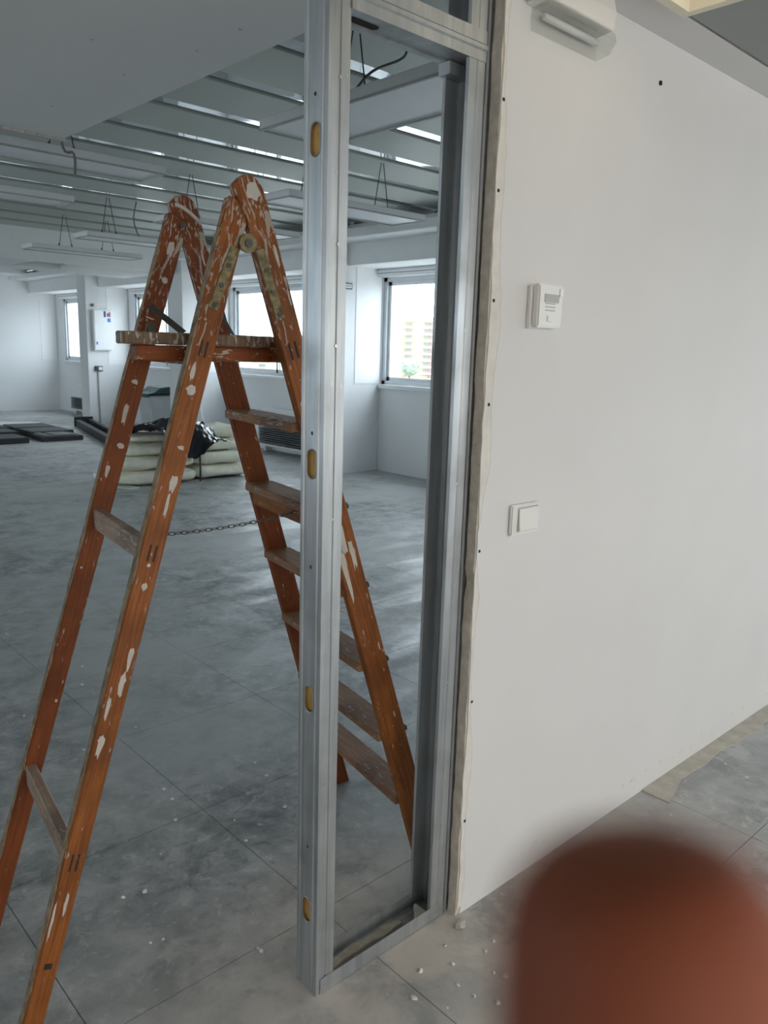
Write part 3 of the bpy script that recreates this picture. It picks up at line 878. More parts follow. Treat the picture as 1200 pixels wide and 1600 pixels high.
# ------------------------------------------------------------------ ladder
lad = thing('step_ladder', (1.02, 1.72, 0), 'old orange wooden folding step ladder spattered with white paint', 'ladder')
A = Vector((1.085, 1.965, 1.845)); B = Vector((1.03, 1.585, 1.835))
ARf = Vector((1.647, 1.955, 0)); BRf = Vector((1.545, 1.412, 0))
ALf = Vector((0.482, 1.95, 0)); BLf = Vector((0.422, 1.522, 0))
AXW = (A - B); AXW.z = 0; AXW.normalize()
def rail(name, top, foot, w0, w1, th, mat, label=None, round_top=False, ext=0.0):
    """tapered rail; local Z runs foot->top, local Y across the ladder, local X in the plane of the A"""
    zc = (top - foot); Ln = zc.length + ext; zc.normalize()
    yc = (AXW - zc * AXW.dot(zc)).normalized()
    xc = yc.cross(zc)
    R = Matrix((xc, yc, zc)).transposed().to_4x4()
    mw = Matrix.Translation(foot) @ R
    pts = [(-w0 / 2, 0.0), (w0 / 2, 0.0)]
    if round_top:
        pts.append((w1 / 2, Ln - 0.05))
        for k in range(1, 8):
            a = math.pi / 2 * k / 8
            pts.append((w1 / 2 - 0.036 + 0.036 * math.cos(a), Ln - 0.05 + 0.05 * math.sin(a)))
        pts += [(-0.012, Ln - 0.001), (-w1 / 2 - 0.006, Ln - 0.016), (-w1 / 2 - 0.006, Ln - 0.030), (-w1 / 2 + 0.004, Ln - 0.085)]
    else:
        pts += [(w1 / 2, Ln), (-w1 / 2, Ln)]
    mb = MB().prism(pts, lambda u, v, d: (u, d, v), -th / 2, th / 2)
    o = mb.build(name, mat, lad, bevel=0.003, seg=1, mw=mw)
    # cut the foot level with the floor
    bm = bmesh.new(); bm.from_mesh(o.data)
    inv_ = mw.inverted()
    bmesh.ops.bisect_plane(bm, geom=bm.verts[:] + bm.edges[:] + bm.faces[:], plane_co=inv_ @ Vector((0, 0, 0.001)), plane_no=inv_.to_3x3() @ Vector((0, 0, -1)), clear_outer=True)
    eds = [e for e in bm.edges if e.is_boundary]
    bmesh.ops.holes_fill(bm, edges=eds)
    bm.to_mesh(o.data); bm.free()
    if label: o['label'] = label
    return o, mw
TH = 0.028
def ext_foot(top, foot, d=0.03):
    return foot + (foot - top).normalized() * d
offL = Vector((-0.014, 0, -0.012))
# left (rung) section
rBL, mBL = rail('front_rail', B + offL + AXW * 0.003, ext_foot(B, BLf), 0.043, 0.056, TH, 'wood', 'near rail of the rung side, thick paint blotches', ext=-0.012)
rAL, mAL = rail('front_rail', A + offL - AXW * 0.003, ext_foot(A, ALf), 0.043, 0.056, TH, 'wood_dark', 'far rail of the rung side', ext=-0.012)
# right (step) section, outside the left rails at the hinge
rBR, mBR = rail('step_rail', B + Vector((-0.004, 0, 0.034)) - AXW * 0.004, ext_foot(B, BRf), 0.070, 0.064, TH, 'wood', 'near rail of the step side with rounded top', True)
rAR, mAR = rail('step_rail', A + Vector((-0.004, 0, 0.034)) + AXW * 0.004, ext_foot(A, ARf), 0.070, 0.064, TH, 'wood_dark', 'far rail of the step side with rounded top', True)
# pale crusted edges of the rails facing left
for (r_, mw_, top_, w0, w1, Ln) in ((rBL, mBL, B, 0.043, 0.056, (B - BLf).length), (rAL, mAL, A, 0.043, 0.056, (A - ALf).length)):
    mb = MB()
    z = 0.10
    rr = random.Random(int(w0 * 1000) + int(Ln * 100))
    n = 26
    lft = []
    for k in range(n + 1):
        zz = 0.06 + (Ln - 0.14) * k / n
        hw = (w0 + (w1 - w0) * zz / Ln) / 2
        lft.append((zz, -hw))
    vs, fs = [], []
    for k, (zz, hx) in enumerate(lft):
        a = rr.uniform(0.008, 0.0145); b = rr.uniform(0.006, 0.0142)
        vs += [(hx - 0.0012, -b, zz), (hx - 0.0012, a, zz), (hx + 0.002, a, zz), (hx + 0.002, -b, zz)]
        if k:
            o = 4 * (k - 1)
            for q in range(4):
                fs.append((o + q, o + (q + 1) % 4, o + 4 + (q + 1) % 4, o + 4 + q))
    fs += [(0, 1, 2, 3), (4 * n, 4 * n + 1, 4 * n + 2, 4 * n + 3)]
    mb.add([mw_ @ Vector(q) for q in vs], fs)
    mb.build('paint_crust', 'edge', r_)
def at_z(top, foot, z):
    return top + (foot - top) * ((top.z - z) / (top.z - foot.z))
def crossbar(name, P, Q, depth, height, mat, label=None, parent=None, xoff=0.0, extra=0.0):
    """bar from P to Q (centres), depth along horizontal normal, height along z"""
    P, Q = Vector(P), Vector(Q)
    yc = (Q - P).normalized()
    P = P - yc * extra; Q = Q + yc * extra
    xc = Vector((yc.y, -yc.x, 0)).normalized()
    zc = xc.cross(yc)
    mw = Matrix.Translation((P + Q) / 2 + xc * xoff) @ Matrix((xc, zc, yc)).transposed().to_4x4()
    Ln = (Q - P).length
    o = MB().box(-depth / 2, depth / 2, -height / 2, height / 2, -Ln / 2, Ln / 2).build(name, mat, parent or lad, bevel=0.003, mw=mw)
    if label: o['label'] = label
    return o
# rungs of the left section
for z in (1.055, 0.415):
    crossbar('rung', at_z(B + offL, BLf, z), at_z(A + offL, ALf, z), 0.026, 0.052, 'wood_rung', 'worn pale rung streaked with paint')
# steps of the right section
for k, z in enumerate((1.31, 1.095, 0.88, 0.665, 0.45, 0.245)):
    P, Q = at_z(B, BRf, z), at_z(A, ARf, z)
    crossbar('step', P, Q, 0.088, 0.024, 'wood_worn', 'flat worn wooden step', extra=-0.008)
    if k == 1:
        crossbar('step_brace', P - Vector((0, 0, 0.032)), Q - Vector((0, 0, 0.032)), 0.022, 0.046, 'wood', extra=-0.01, xoff=-0.01)
    # tenon end standing proud at the rail edge
    if k >= 1:
        e = P + Vector((0.040, -0.0, 0.012))
        MB().disc(e, (1, 0, 0.25), 0.009, 0.007, 8).build('step_bolt', 'ruststeel', rBR)
# double mortise marks on the near rails
def on_face(mw, z_along, du, dv, w, h, name, mat, par, depth=0.0010, th=TH):
    mb = MB().box(du - w / 2, du + w / 2, -th / 2 - depth, -th / 2 + 0.001, z_along + dv - h / 2, z_along + dv + h / 2)
    mb2 = MB(); mb2.add([mw @ q for q in mb.v], mb.f)
    return mb2.build(name, mat, par)
def along(mw, top, foot, z):
    return (mw.inverted() @ at_z(top, foot, z)).z
for z in (1.055, 0.415, 1.49):
    s = along(mBL, B + offL, BLf, z)
    for du in (-0.006, 0.007):
        on_face(mBL, s, du, 0, 0.004, 0.036, 'mortise', 'mortise', rBL)
s = along(mBL, B + offL, BLf, 0.205)
on_face(mBL, s, 0.0, 0, 0.016, 0.012, 'mortise', 'mortise', rBL)
for z in (1.49, 1.31, 1.095, 0.88, 0.665, 0.45, 0.245):
    s = along(mBR, B, BRf, z)
    for du in (-0.008, 0.008):
        if z > 1.4: on_face(mBR, s, du, 0, 0.005, 0.04, 'mortise', 'mortise', rBR)
# irregular paint blotches on the near rails
def blotch(mw, s, du, w, h, par, seed, th=TH, tail=0.0):
    r = random.Random(seed)
    n = 14
    poly = []
    for k in range(n):
        a = 2 * math.pi * k / n
        rad = r.uniform(0.62, 1.0)
        yy = math.sin(a) * h / 2 * rad
        if math.sin(a) < -0.5: yy -= tail * r.uniform(0.3, 1.0)
        poly.append((du + math.cos(a) * w / 2 * rad, s + yy))
    mb = MB().prism(poly, lambda u, v, d: (u, d, v), -th / 2 - 0.0007, -th / 2 + 0.0005)
    m2 = MB(); m2.add([mw @ q for q in mb.v], mb.f)
    m2.build('paint_blotch', 'paint', par)
zBL = lambda z: along(mBL, B + offL, BLf, z)
for k, (z, du, w, h, tl) in enumerate(((0.985, 0.002, 0.014, 0.02, 0.0), (0.84, 0.010, 0.014, 0.05, 0.02), (0.79, 0.006, 0.016, 0.045, 0.02), (0.735, -0.012, 0.010, 0.05, 0.02), (0.665, -0.008, 0.018, 0.026, 0.03),
                                       (0.33, 0.004, 0.008, 0.06, 0.0), (0.30, -0.016, 0.007, 0.10, 0.0), (1.21, 0.008, 0.020, 0.03, 0.02), (1.165, 0.006, 0.009, 0.055, 0.03),
                                       (1.40, -0.004, 0.026, 0.03, 0.0), (1.44, -0.010, 0.012, 0.05, 0.0), (1.28, 0.006, 0.02, 0.012, 0.0), (1.03, 0.0, 0.01, 0.01, 0))):
    blotch(mBL, zBL(z), du, w, h, rBL, 20 + k, tail=tl)
zBR = lambda z: along(mBR, B, BRf, z)
for k, (z, du, w, h, tl) in enumerate(((1.045, -0.006, 0.03, 0.08, 0.06), (0.97, -0.018, 0.022, 0.10, 0.08), (0.99, 0.014, 0.018, 0.07, 0.03), (0.52, 0.012, 0.006, 0.022, 0.0), (1.37, -0.006, 0.03, 0.02, 0.02),
                                       (1.83, 0.004, 0.040, 0.05, 0.0), (1.70, 0.02, 0.010, 0.05, 0.02), (1.60, 0.024, 0.005, 0.05, 0.0), (0.72, 0.02, 0.005, 0.03, 0.0))):
    blotch(mBR, zBR(z), du, w, h, rBR, 60 + k, tail=tl)
zAL = lambda z: along(mAL, A + offL, ALf, z)
for k, (z, du, w, h, tl) in enumerate(((1.40, 0.0, 0.02, 0.016, 0.0), (1.33, -0.004, 0.016, 0.03, 0.04), (1.24, 0.006, 0.022, 0.016, 0.0), (1.18, -0.012, 0.014, 0.02, 0.02), (1.74, 0.002, 0.022, 0.05, 0.0), (1.66, 0.006, 0.02, 0.02, 0.0), (1.56, -0.006, 0.03, 0.005, 0.0), (0.93, -0.012, 0.008, 0.006, 0), (0.60, 0.012, 0.008, 0.01, 0))):
    blotch(mAL, zAL(z), du, w, h, rAL, 90 + k, tail=tl)
zAR = lambda z: along(mAR, A, ARf, z)
for k, (z, du, w, h, tl) in enumerate(((1.30, 0.002, 0.022, 0.010, 0.0), (1.52, -0.008, 0.008, 0.012, 0), (1.72, 0.01, 0.006, 0.05, 0.0), (1.66, -0.012, 0.006, 0.05, 0.0))):
    blotch(mAR, zAR(z), du, w, h, rAR, 120 + k, tail=tl)
# curved paint streak on the far rounded top
arc = [mAR @ Vector((-0.028 + 0.058 * (k / 8), -TH / 2 - 0.0012, zAR(1.845) + 0.012 - 0.058 * (k / 8) ** 1.6)) for k in range(9)]
MB().tube(arc, 0.0052, 6).build('paint_streak', 'paint', rAR)

# hinge straps on the near side
def strap(mw, s0, s1, du0, du1, w, par, y=-TH / 2):
    mb = MB()
    P, Q = Vector((du0, y - 0.003, s0)), Vector((du1, y - 0.003, s1))
    d = (Q - P).normalized(); n_ = Vector((d.z, 0, -d.x)) * (w / 2)
    vs = [P - n_, P + n_, Q + n_, Q - n_]
    vs = [mw @ q for q in vs] + [mw @ (q + Vector((0, 0.0045, 0))) for q in vs]
    mb.add(vs, [(0, 1, 2, 3), (7, 6, 5, 4), (0, 4, 5, 1), (1, 5, 6, 2), (2, 6, 7, 3), (3, 7, 4, 0)])
    o = mb.build('hinge_strap', 'iron_plate', par, bevel=0.001)
    for t_ in (0.06, 0.38, 0.7):
        c = P.lerp(Q, t_)
        MB().disc(mw @ (c + Vector((0, 0.0, 0))), (mw.to_3x3() @ Vector((0, -1, 0))), 0.0055, 0.0022, 10).build('strap_screw', 'ruststeel', o)
strap(mBL, zBL(1.575), zBL(1.715), -0.002, 0.014, 0.022, rBL)
strap(mBR, zBR(1.565), zBR(1.715), -0.012, -0.018, 0.022, rBR)
pv = Vector((1.022, 1.585, 1.722)) - AXW * (TH / 2 + 0.012)
MB().disc(pv, -AXW, 0.021, 0.008, 20).build('hinge_disc', 'iron_plate', lad, bevel=0.001)
MB().disc(pv - AXW * 0.007, -AXW, 0.009, 0.005, 12).build('hinge_bolt', 'ruststeel', lad)
pv2 = Vector((1.075, 1.965, 1.80)) - AXW * (TH / 2 + 0.006)
MB().disc(pv2, -AXW, 0.008, 0.005, 12).build('hinge_bolt', 'ruststeel', lad)

# platform board with its support and iron stays
wb = -0.0
bx0 = Vector((0.755, 1.632, 0)); 
pl = MB().box(0.757, 1.175, 1.628, 1.672, 1.497, 1.524)
o = pl.build('platform_board', 'wood_board', lad, bevel=0.003, mw=Matrix.Identity(4)); o['label'] = 'thick grey brown platform board with paint drips'
crossbar('platform_support', (0.788, 1.652, 1.479), (1.165, 1.652, 1.479), 0.040, 0.034, 'wood_dark')
P, Q = at_z(B, BRf, 1.487), at_z(A, ARf, 1.487)
crossbar('top_rail', P, Q, 0.024, 0.046, 'wood_dark', extra=-0.01)
P, Q = at_z(B + offL, BLf, 1.475), at_z(A + offL, ALf, 1.475)
crossbar('top_rail', P, Q, 0.024, 0.04, 'wood_dark', extra=-0.01)
def flat_bar(pts, w, th, name, mat, par):
    mb = MB()
    for a, b in zip(pts[:-1], pts[1:]):
        a, b = Vector(a), Vector(b)
        d = (b - a).normalized(); n_ = AXW.cross(d).normalized() * (w / 2); k = AXW * (th / 2)
        vs = [a - n_ - k, a + n_ - k, a + n_ + k, a - n_ + k, b - n_ - k, b + n_ - k, b + n_ + k, b - n_ + k]
        mb.add(vs, [(0, 3, 2, 1), (4, 5, 6, 7), (0, 1, 5, 4), (1, 2, 6, 5), (2, 3, 7, 6), (3, 0, 4, 7)])
    return mb.build(name, mat, par)
flat_bar([(0.967, 1.925, 1.592), (0.99, 1.80, 1.527)], 0.016, 0.006, 'iron_stay', 'ruststeel', lad)
flat_bar([(1.165, 1.93, 1.616), (1.137, 1.85, 1.566), (1.10, 1.75, 1.526)], 0.012, 0.006, 'iron_stay', 'ruststeel', lad)
flat_bar([at_z(A + offL, ALf, 1.55) + Vector((0.0, -0.018, 0)), at_z(A + offL, ALf, 1.508) + Vector((0.002, -0.018, 0))], 0.02, 0.006, 'iron_stay', 'ruststeel', lad)

# chain between the two sections
ch = thing('spreader_chain', (1.0, 1.62, 1.05), 'thin dark steel chain hanging between the two ladder sections', 'chain')
c0 = at_z(B + offL, BLf, 1.085) + Vector((0.004, 0.03, 0)); c1 = at_z(B, BRf, 1.075) + Vector((-0.03, 0.12, 0.005))
NL = 26
def ch_pt(t):
    p = c0.lerp(c1, t); p.z -= 0.010 * 4 * t * (1 - t); return p
for k in range(NL):
    a, b = ch_pt(k / NL), ch_pt((k + 1) / NL)
    d = (b - a); mid = (a + b) / 2; L_ = d.length * 0.5 + 0.0022; d.normalize()
    s_ = Vector((0, 0, 1)).cross(d).normalized(); u_ = d.cross(s_)
    s2_ = (s_ * 0.7 + u_ * 0.7) if k % 2 else (u_ * 0.7 - s_ * 0.7)
    pts = [mid + d * L_ * math.cos(2 * math.pi * q / 12) + s2_ * 0.0042 * math.sin(2 * math.pi * q / 12) for q in range(12)]
    MB().tube(pts + pts[:1], 0.0012, 5, caps=False).build('chain_link', 'ruststeel', ch)

# ------------------------------------------------------------------ far room things
# electrical panel on the third column
t = thing('electrical_panel', (6.21, 14.3, 1.34), 'white electrical panel with blue and purple stickers on the far column', 'panel')
box('panel_box', (6.045, 6.385, 14.22, 14.296, 1.34, 2.06), 'white_metal', t, bevel=0.006)
d = box('panel_door', (6.06, 6.37, 14.212, 14.221, 1.355, 2.045), 'white_metal', t, bevel=0.003)
box('sticker', (6.235, 6.275, 14.2105, 14.2122, 1.93, 2.035), 'navy_sticker', d)
box('sticker', (6.295, 6.325, 14.2105, 14.2122, 1.94, 2.0), 'navy_sticker', d)
box('sticker', (6.33, 6.362, 14.2105, 14.2122, 1.935, 2.02), 'red_sticker', d)
box('sticker', (6.30, 6.362, 14.2105, 14.2122, 1.845, 1.915), 'blue_sticker', d)
box('sticker', (6.08, 6.11, 14.2105, 14.2122, 1.445, 1.495), 'blue_sticker', d)
t = thing('exit_lamp', (6.1, 14.3, 2.10), 'small pale sign with green mark above the electrical panel', 'sign')
box('sign_plate', (6.09, 6.26, 14.27, 14.296, 2.11, 2.16), 'plastic', t)
MB().prism([(6.05, 2.16), (6.09, 2.135), (6.05, 2.105)], lambda u, v, d: (u, d, v), 14.262, 14.29).build('green_mark', 'green', t)
t = thing('wall_socket', (6.14, 14.3, 0.97), 'black and white wall socket with a conduit below the electrical panel', 'socket')
box('socket_box', (6.065, 6.205, 14.262, 14.296, 0.972, 1.062), 'wire', t, bevel=0.003)
box('socket_insert', (6.125, 6.195, 14.258, 14.263, 0.988, 1.046), 'white_metal', t)
MB().tube([(6.125, 14.282, 0.972), (6.125, 14.282, 0.0)], 0.012, 8).build('conduit', 'plastic_grey', t, smooth=True)
t = thing('wall_socket', (6.19, 7.37, 2.18), 'black framed wall socket high on the column beside the steel stud', 'socket')
box('socket_box', (6.13, 6.25, 7.345, 7.366, 2.185, 2.255), 'wire', t, bevel=0.002)
box('socket_insert', (6.145, 6.235, 7.341, 7.346, 2.197, 2.243), 'white_metal', t)
box('socket_slot', (6.158, 6.188, 7.3395, 7.3415, 2.21, 2.23), 'plastic_grey', t)
box('socket_slot', (6.196, 6.222, 7.3395, 7.3415, 2.21, 2.23), 'plastic_grey', t)
box('cable_duct', (6.14, 6.17, 7.352, 7.367, 0.02, 2.10), 'white_metal', t)

# bin with green lid
t = thing('waste_bin', (6.42, 12.6, 0), 'grey waste bin with dark green lid behind the middle column', 'bin')
MB().prism([(6.22, 0.0), (6.62, 0.0), (6.68, 0.64), (6.16, 0.64)], lambda u, v, d: (u, d, v), 12.40, 12.80).build('bin_body', 'bin', t, bevel=0.02)
MB().prism([(6.12, 0.60), (6.13, 0.67), (6.25, 0.70), (6.36, 0.775), (6.52, 0.79), (6.70, 0.76), (6.71, 0.66), (6.16, 0.66)], lambda u, v, d: (u, d, v), 12.36, 12.84).build('bin_lid', 'green', t, bevel=0.01)

# insulation packs
def pillow(mb, cx, cy, cz, lx, ly, lz, seed, n=14, rz=0.0):
    """soft slab: superellipsoid with lumps"""
    r = random.Random(seed)
    ph = [r.uniform(0, 6.28) for _ in range(6)]
    def se(v, e): return math.copysign(abs(v) ** e, v)
    rows_, cols = n, 2 * n
    vs, fs = [], []
    for i in range(rows_ + 1):
        la = -math.pi / 2 + math.pi * i / rows_
        for j in range(cols):
            lo_ = 2 * math.pi * j / cols
            x = se(math.cos(la), 0.55) * se(math.cos(lo_), 0.32)
            y = se(math.cos(la), 0.55) * se(math.sin(lo_), 0.32)
            z = se(math.sin(la), 0.7)
            lump = 1 + 0.10 * math.sin(5 * x + ph[0] + 3 * y) + 0.07 * math.sin(9 * y + ph[1]) + 0.06 * math.sin(14 * x + ph[2]) + r.uniform(-0.05, 0.05)
            px, py = x * lx / 2 * (1 + 0.03 * math.sin(7 * y + ph[3]) + r.uniform(-0.012, 0.012)), y * ly / 2 * (1 + 0.05 * math.sin(6 * x + ph[4]) + 0.03 * math.sin(17 * x + ph[5]) + r.uniform(-0.02, 0.02))
            vs.append((cx + px * math.cos(rz) - py * math.sin(rz), cy + px * math.sin(rz) + py * math.cos(rz), cz + z * lz / 2 * lump))
    for i in range(rows_):
        for j in range(cols):
            fs.append((i * cols + j, i * cols + (j + 1) % cols, (i + 1) * cols + (j + 1) % cols, (i + 1) * cols + j))
    mb.add(vs, fs)
PACKS = [(4.00, 8.10, 0.080, 0.90, 0.62, 0.155, 'left pack of the bottom layer'), (4.80, 8.14, 0.080, 0.68, 0.60, 0.155, 'right pack of the bottom layer'),
         (4.00, 8.12, 0.232, 0.88, 0.60, 0.145, 'left pack of the second layer'), (4.80, 8.16, 0.232, 0.68, 0.58, 0.145, 'right pack of the second layer'),
         (4.04, 8.15, 0.372, 0.78, 0.56, 0.13, 'left pack of the third layer, half under the black bag'), (4.82, 8.18, 0.372, 0.66, 0.56, 0.13, 'right pack of the third layer'),
         (4.06, 8.20, 0.490, 0.62, 0.50, 0.10, 'topmost small pack at the left of the black bag'), (4.88, 8.24, 0.515, 0.50, 0.46, 0.15, 'topmost plump pack at the right of the black bag')]
for k, (cx, cy, cz, lx, ly, lz, lb) in enumerate(PACKS):
    mb = MB(); pillow(mb, cx, cy, cz, lx, ly, lz, k, rz=random.uniform(-0.04, 0.04))
    o = mb.build('insulation_pack', 'wool', smooth=True)
    tag(o, 'cream mineral wool insulation pack, ' + lb, 'insulation', 'insulation packs piled behind the ladder')
mb = MB()
mb.tube([(4.44, 7.76, 0.008), (4.44, 7.755, 0.12), (4.44, 7.76, 0.28), (4.44, 7.78, 0.36)], 0.012, 6)
tag(mb.build('packing_strap', 'wire', smooth=True), 'dark packing strap hanging down the front of the insulation pile', 'strap')
# black bag draped over the pile
rb = random.Random(11)
gx, gy = 30, 22
vs, fs = [], []
for i in range(gx + 1):
    for j in range(gy + 1):
        u, v = i / gx, j / gy
        x = 3.74 + 1.00 * u + 0.03 * math.sin(8 * v + 1)
        wv = 0.30 + 0.70 * min(1.0, u / 0.35)                       # pointed towards the left
        y = 8.02 + (v - 0.5) * 0.60 * wv - 0.06 * u + 0.03 * math.sin(7 * u)
        z = 0.585 + 0.05 * math.sin(math.pi * u) + 0.030 * math.sin(9 * u + 4 * v) + 0.025 * math.sin(13 * v - 5 * u) + rb.uniform(-0.012, 0.012)
        drop = max(0, 0.42 - v) / 0.42
        if drop > 0 and u > 0.2:
            k_ = min(1.0, (u - 0.2) / 0.25) * (1.0 if u < 0.8 else 1.0 - (u - 0.8) * 1.4)
            z -= 0.30 * drop ** 0.8 * k_ * (0.82 + 0.18 * math.sin(11 * u + 2)); y -= 0.05 * drop * k_
        vs.append((x, y, z))
for i in range(gx):
    for j in range(gy):
        a = i * (gy + 1) + j
        fs.append((a, a + 1, a + gy + 2, a + gy + 1))
bg = MB().add(vs, fs).build('plastic_bag', 'bag', smooth=False)
so = bg.modifiers.new('thickness', 'SOLIDIFY'); so.thickness = 0.006
tag(bg, 'crumpled shiny black plastic bag draped over the insulation packs', 'bag')
# pale sack leaning behind
mb = MB()
mb.add([(5.05, 9.55, 0.02), (5.62, 9.55, 0.02), (5.66, 9.9, 0.92), (5.45, 9.92, 0.80), (5.28, 9.84, 0.50), (5.05, 9.65, 0.02), (5.62, 9.67, 0.02), (5.66, 9.97, 0.92), (5.45, 9.99, 0.80), (5.28, 9.92, 0.50)],
       [(0, 1, 2, 3, 4), (5, 9, 8, 7, 6), (0, 5, 6, 1), (1, 6, 7, 2), (2, 7, 8, 3), (3, 8, 9, 4), (4, 9, 5, 0)])
tag(mb.build('folded_sheet', 'film', bevel=0.015), 'pale folded plastic sheet leaning up behind the insulation pile', 'sheet')
# loose film corner on the floor left of the pile
mb = MB()
n = 12
for i in range(n):
    pass
poly = [(3.48, 7.98), (3.60, 7.72), (3.72, 7.75), (3.66, 8.1), (3.80, 8.6), (3.70, 8.9), (3.58, 8.6)]
mb.prism(poly, lambda u, v, d: (u, v, d), 0.0, 0.012)
tag(mb.build('plastic_film', 'film', bevel=0.003), 'scrap of cloudy plastic film on the floor at the left of the pile', 'film')

# dark tile stacks
def slab(cx, cy, z, lx, ly, h, rz, mat, label):
    o = MB().box(-lx / 2, lx / 2, -ly / 2, ly / 2, 0, h).build('floor_panel', mat, bevel=0.006)
    o.matrix_basis = Matrix.Translation((cx, cy, z)) @ Matrix.Rotation(rz, 4, 'Z')
    return tag(o, label, 'panel', 'dark removed floor panels lying in the far room')
slab(3.78, 12.38, 0.0, 0.62, 0.60, 0.085, 0.03, 'slate', 'dark grey floor panel nearest in the left stack at the picture edge')
slab(3.86, 13.10, 0.0, 0.66, 0.60, 0.10, -0.03, 'slate', 'dark grey floor panel in the middle of the left group')
slab(3.98, 13.90, 0.0, 0.66, 0.60, 0.09, 0.02, 'slate', 'dark grey floor panel farthest in the left group')
slab(4.62, 12.42, 0.0, 0.60, 0.60, 0.075, -0.02, 'slate', 'dark grey floor panel nearest in the right group, grey patches on top')
slab(4.66, 13.00, 0.0, 0.66, 0.62, 0.10, 0.04, 'slate', 'dark grey floor panel in the middle of the right group')
slab(4.70, 13.85, 0.0, 0.66, 0.62, 0.085, -0.03, 'slate', 'dark grey floor panel farthest in the right group')
for k, (a, b, c_, d_) in enumerate(((4.36, 4.46, 12.18, 12.66), (4.52, 4.86, 12.2, 12.68))):
    pass
o = MB().box(4.36, 4.46, 12.2, 12.66, 0.0755, 0.088).build('grey_pad', 'slate_light', bevel=0.003)
tag(o, 'narrow grey pad lying on the nearest right floor panel', 'pad')
o = MB().box(4.52, 4.82, 12.2, 12.66, 0.0755, 0.088).build('grey_pad', 'slate_light', bevel=0.003)
tag(o, 'wide grey pad lying on the nearest right floor panel', 'pad')
# pale debris sheet behind the stacks
poly = [(3.6, 14.6), (4.3, 14.5), (5.1, 14.75), (5.3, 15.0), (4.7, 15.3), (4.1, 15.1), (3.5, 15.3)]
tag(MB().prism(poly, lambda u, v, d: (u, v, d), 0.0, 0.02).build('plastic_film', 'film', bevel=0.004), 'white plastic film spread behind the dark floor panels', 'film')
t = thing('paint_pot', (4.72, 16.2, 0), 'tiny white pot with a dark band far back on the floor', 'pot')
MB().tube([(5.02, 17.0, 0), (5.02, 17.0, 0.14)], 0.06, 12).build('pot', 'white_metal', t)
MB().tube([(5.02, 17.0, 0.05), (5.02, 17.0, 0.08)], 0.062, 12).build('band', 'wire', t)
# dark steel channel on the floor
t = thing('steel_channel', (5.4, 12.8, 0), 'long dark grey steel channel lying on the floor by the far column', 'beam')
dv = Vector((5.05 - 5.72, 11.2 - 14.05, 0)).normalized(); nv = Vector((dv.y, -dv.x, 0))
p0 = Vector((5.74, 14.1, 0))
mb = MB()
for (o0, o1, h0, h1) in ((-0.14, 0.14, 0.0, 0.03), (-0.14, -0.08, 0.03, 0.13), (0.05, 0.14, 0.03, 0.12)):
    q = [p0 + nv * o0, p0 + nv * o1, p0 + nv * o1 + dv * 3.2, p0 + nv * o0 + dv * 3.2]
    mb.add([x + Vector((0, 0, h0)) for x in q] + [x + Vector((0, 0, h1)) for x in q],
           [(0, 3, 2, 1), (4, 5, 6, 7), (0, 1, 5, 4), (1, 2, 6, 5), (2, 3, 7, 6), (3, 0, 4, 7)])
mb.build('channel', 'slate', t)
q = p0 + dv * 0.0
mb = MB().add([q - nv * 0.16 + Vector((0, 0, z)) for z in (0, 0.17)] + [q + nv * 0.16 + Vector((0, 0, z)) for z in (0, 0.17)] +
              [q - nv * 0.16 - dv * 0.03 + Vector((0, 0, z)) for z in (0, 0.17)] + [q + nv * 0.16 - dv * 0.03 + Vector((0, 0, z)) for z in (0, 0.17)],
              [(0, 1, 3, 2), (4, 6, 7, 5), (0, 4, 5, 1), (2, 3, 7, 6), (1, 5, 7, 3), (0, 2, 6, 4)])
mb.build('end_plate', 'slate', t)

# ------------------------------------------------------------------ crumbs of plaster
def crumb(x, y, s, label, grp='plaster crumbs on the floor', mat='chip', seed=0):
    r = random.Random(seed)
    bm = bmesh.new()
    bmesh.ops.create_icosphere(bm, subdivisions=1, radius=1)
    for v in bm.verts:
        v.co = Vector((v.co.x * s * r.uniform(0.6, 1.2), v.co.y * s * r.uniform(0.5, 1.1), max(0.0, (v.co.z + 0.45) * s * r.uniform(0.35, 0.6))))
    me = bpy.data.meshes.new('plaster_crumb'); bm.to_mesh(me); bm.free()
    me.materials.append(M[mat])
    o = bpy.data.objects.new('plaster_crumb', me); COL.objects.link(o)
    o.matrix_basis = Matrix.Translation((x, y, 0)) @ Matrix.Rotation(r.uniform(0, 3), 4, 'Z')
    tag(o, label, 'crumb', grp)
crumb(1.437, 1.190, 0.022, 'largest beige plaster crumb at the foot of the torn wall edge', mat='plaster', seed=1)
spots = [(1.36, 1.15), (1.40, 1.10), (1.31, 1.10), (1.30, 1.06), (1.36, 1.04), (1.27, 1.03), (1.20, 1.02), (1.33, 0.98), (1.40, 0.99), (1.18, 1.11), (1.24, 1.16), (1.12, 1.06), (1.45, 1.08), (1.15, 0.98)]
for k, (x, y) in enumerate(spots):
    crumb(x + random.uniform(-0.02, 0.02), y + random.uniform(-0.02, 0.02), random.uniform(0.004, 0.010), 'small white plaster crumb on the dusty floor before the frame', 'crumbs before the frame', seed=k + 5)
for k in range(46):
    x, y = random.uniform(0.7, 2.1), random.uniform(1.45, 3.6)
    crumb(x, y, random.uniform(0.003, 0.009), 'tiny white plaster crumb on the grey floor around the ladder', 'crumbs around the ladder', seed=k + 40)
for k in range(8):
    crumb(random.uniform(2.0, 2.9), random.uniform(0.85, 1.12), random.uniform(0.004, 0.010), 'small white crumb on the floor near the foot of the right wall', 'crumbs along the right wall', seed=k + 140)

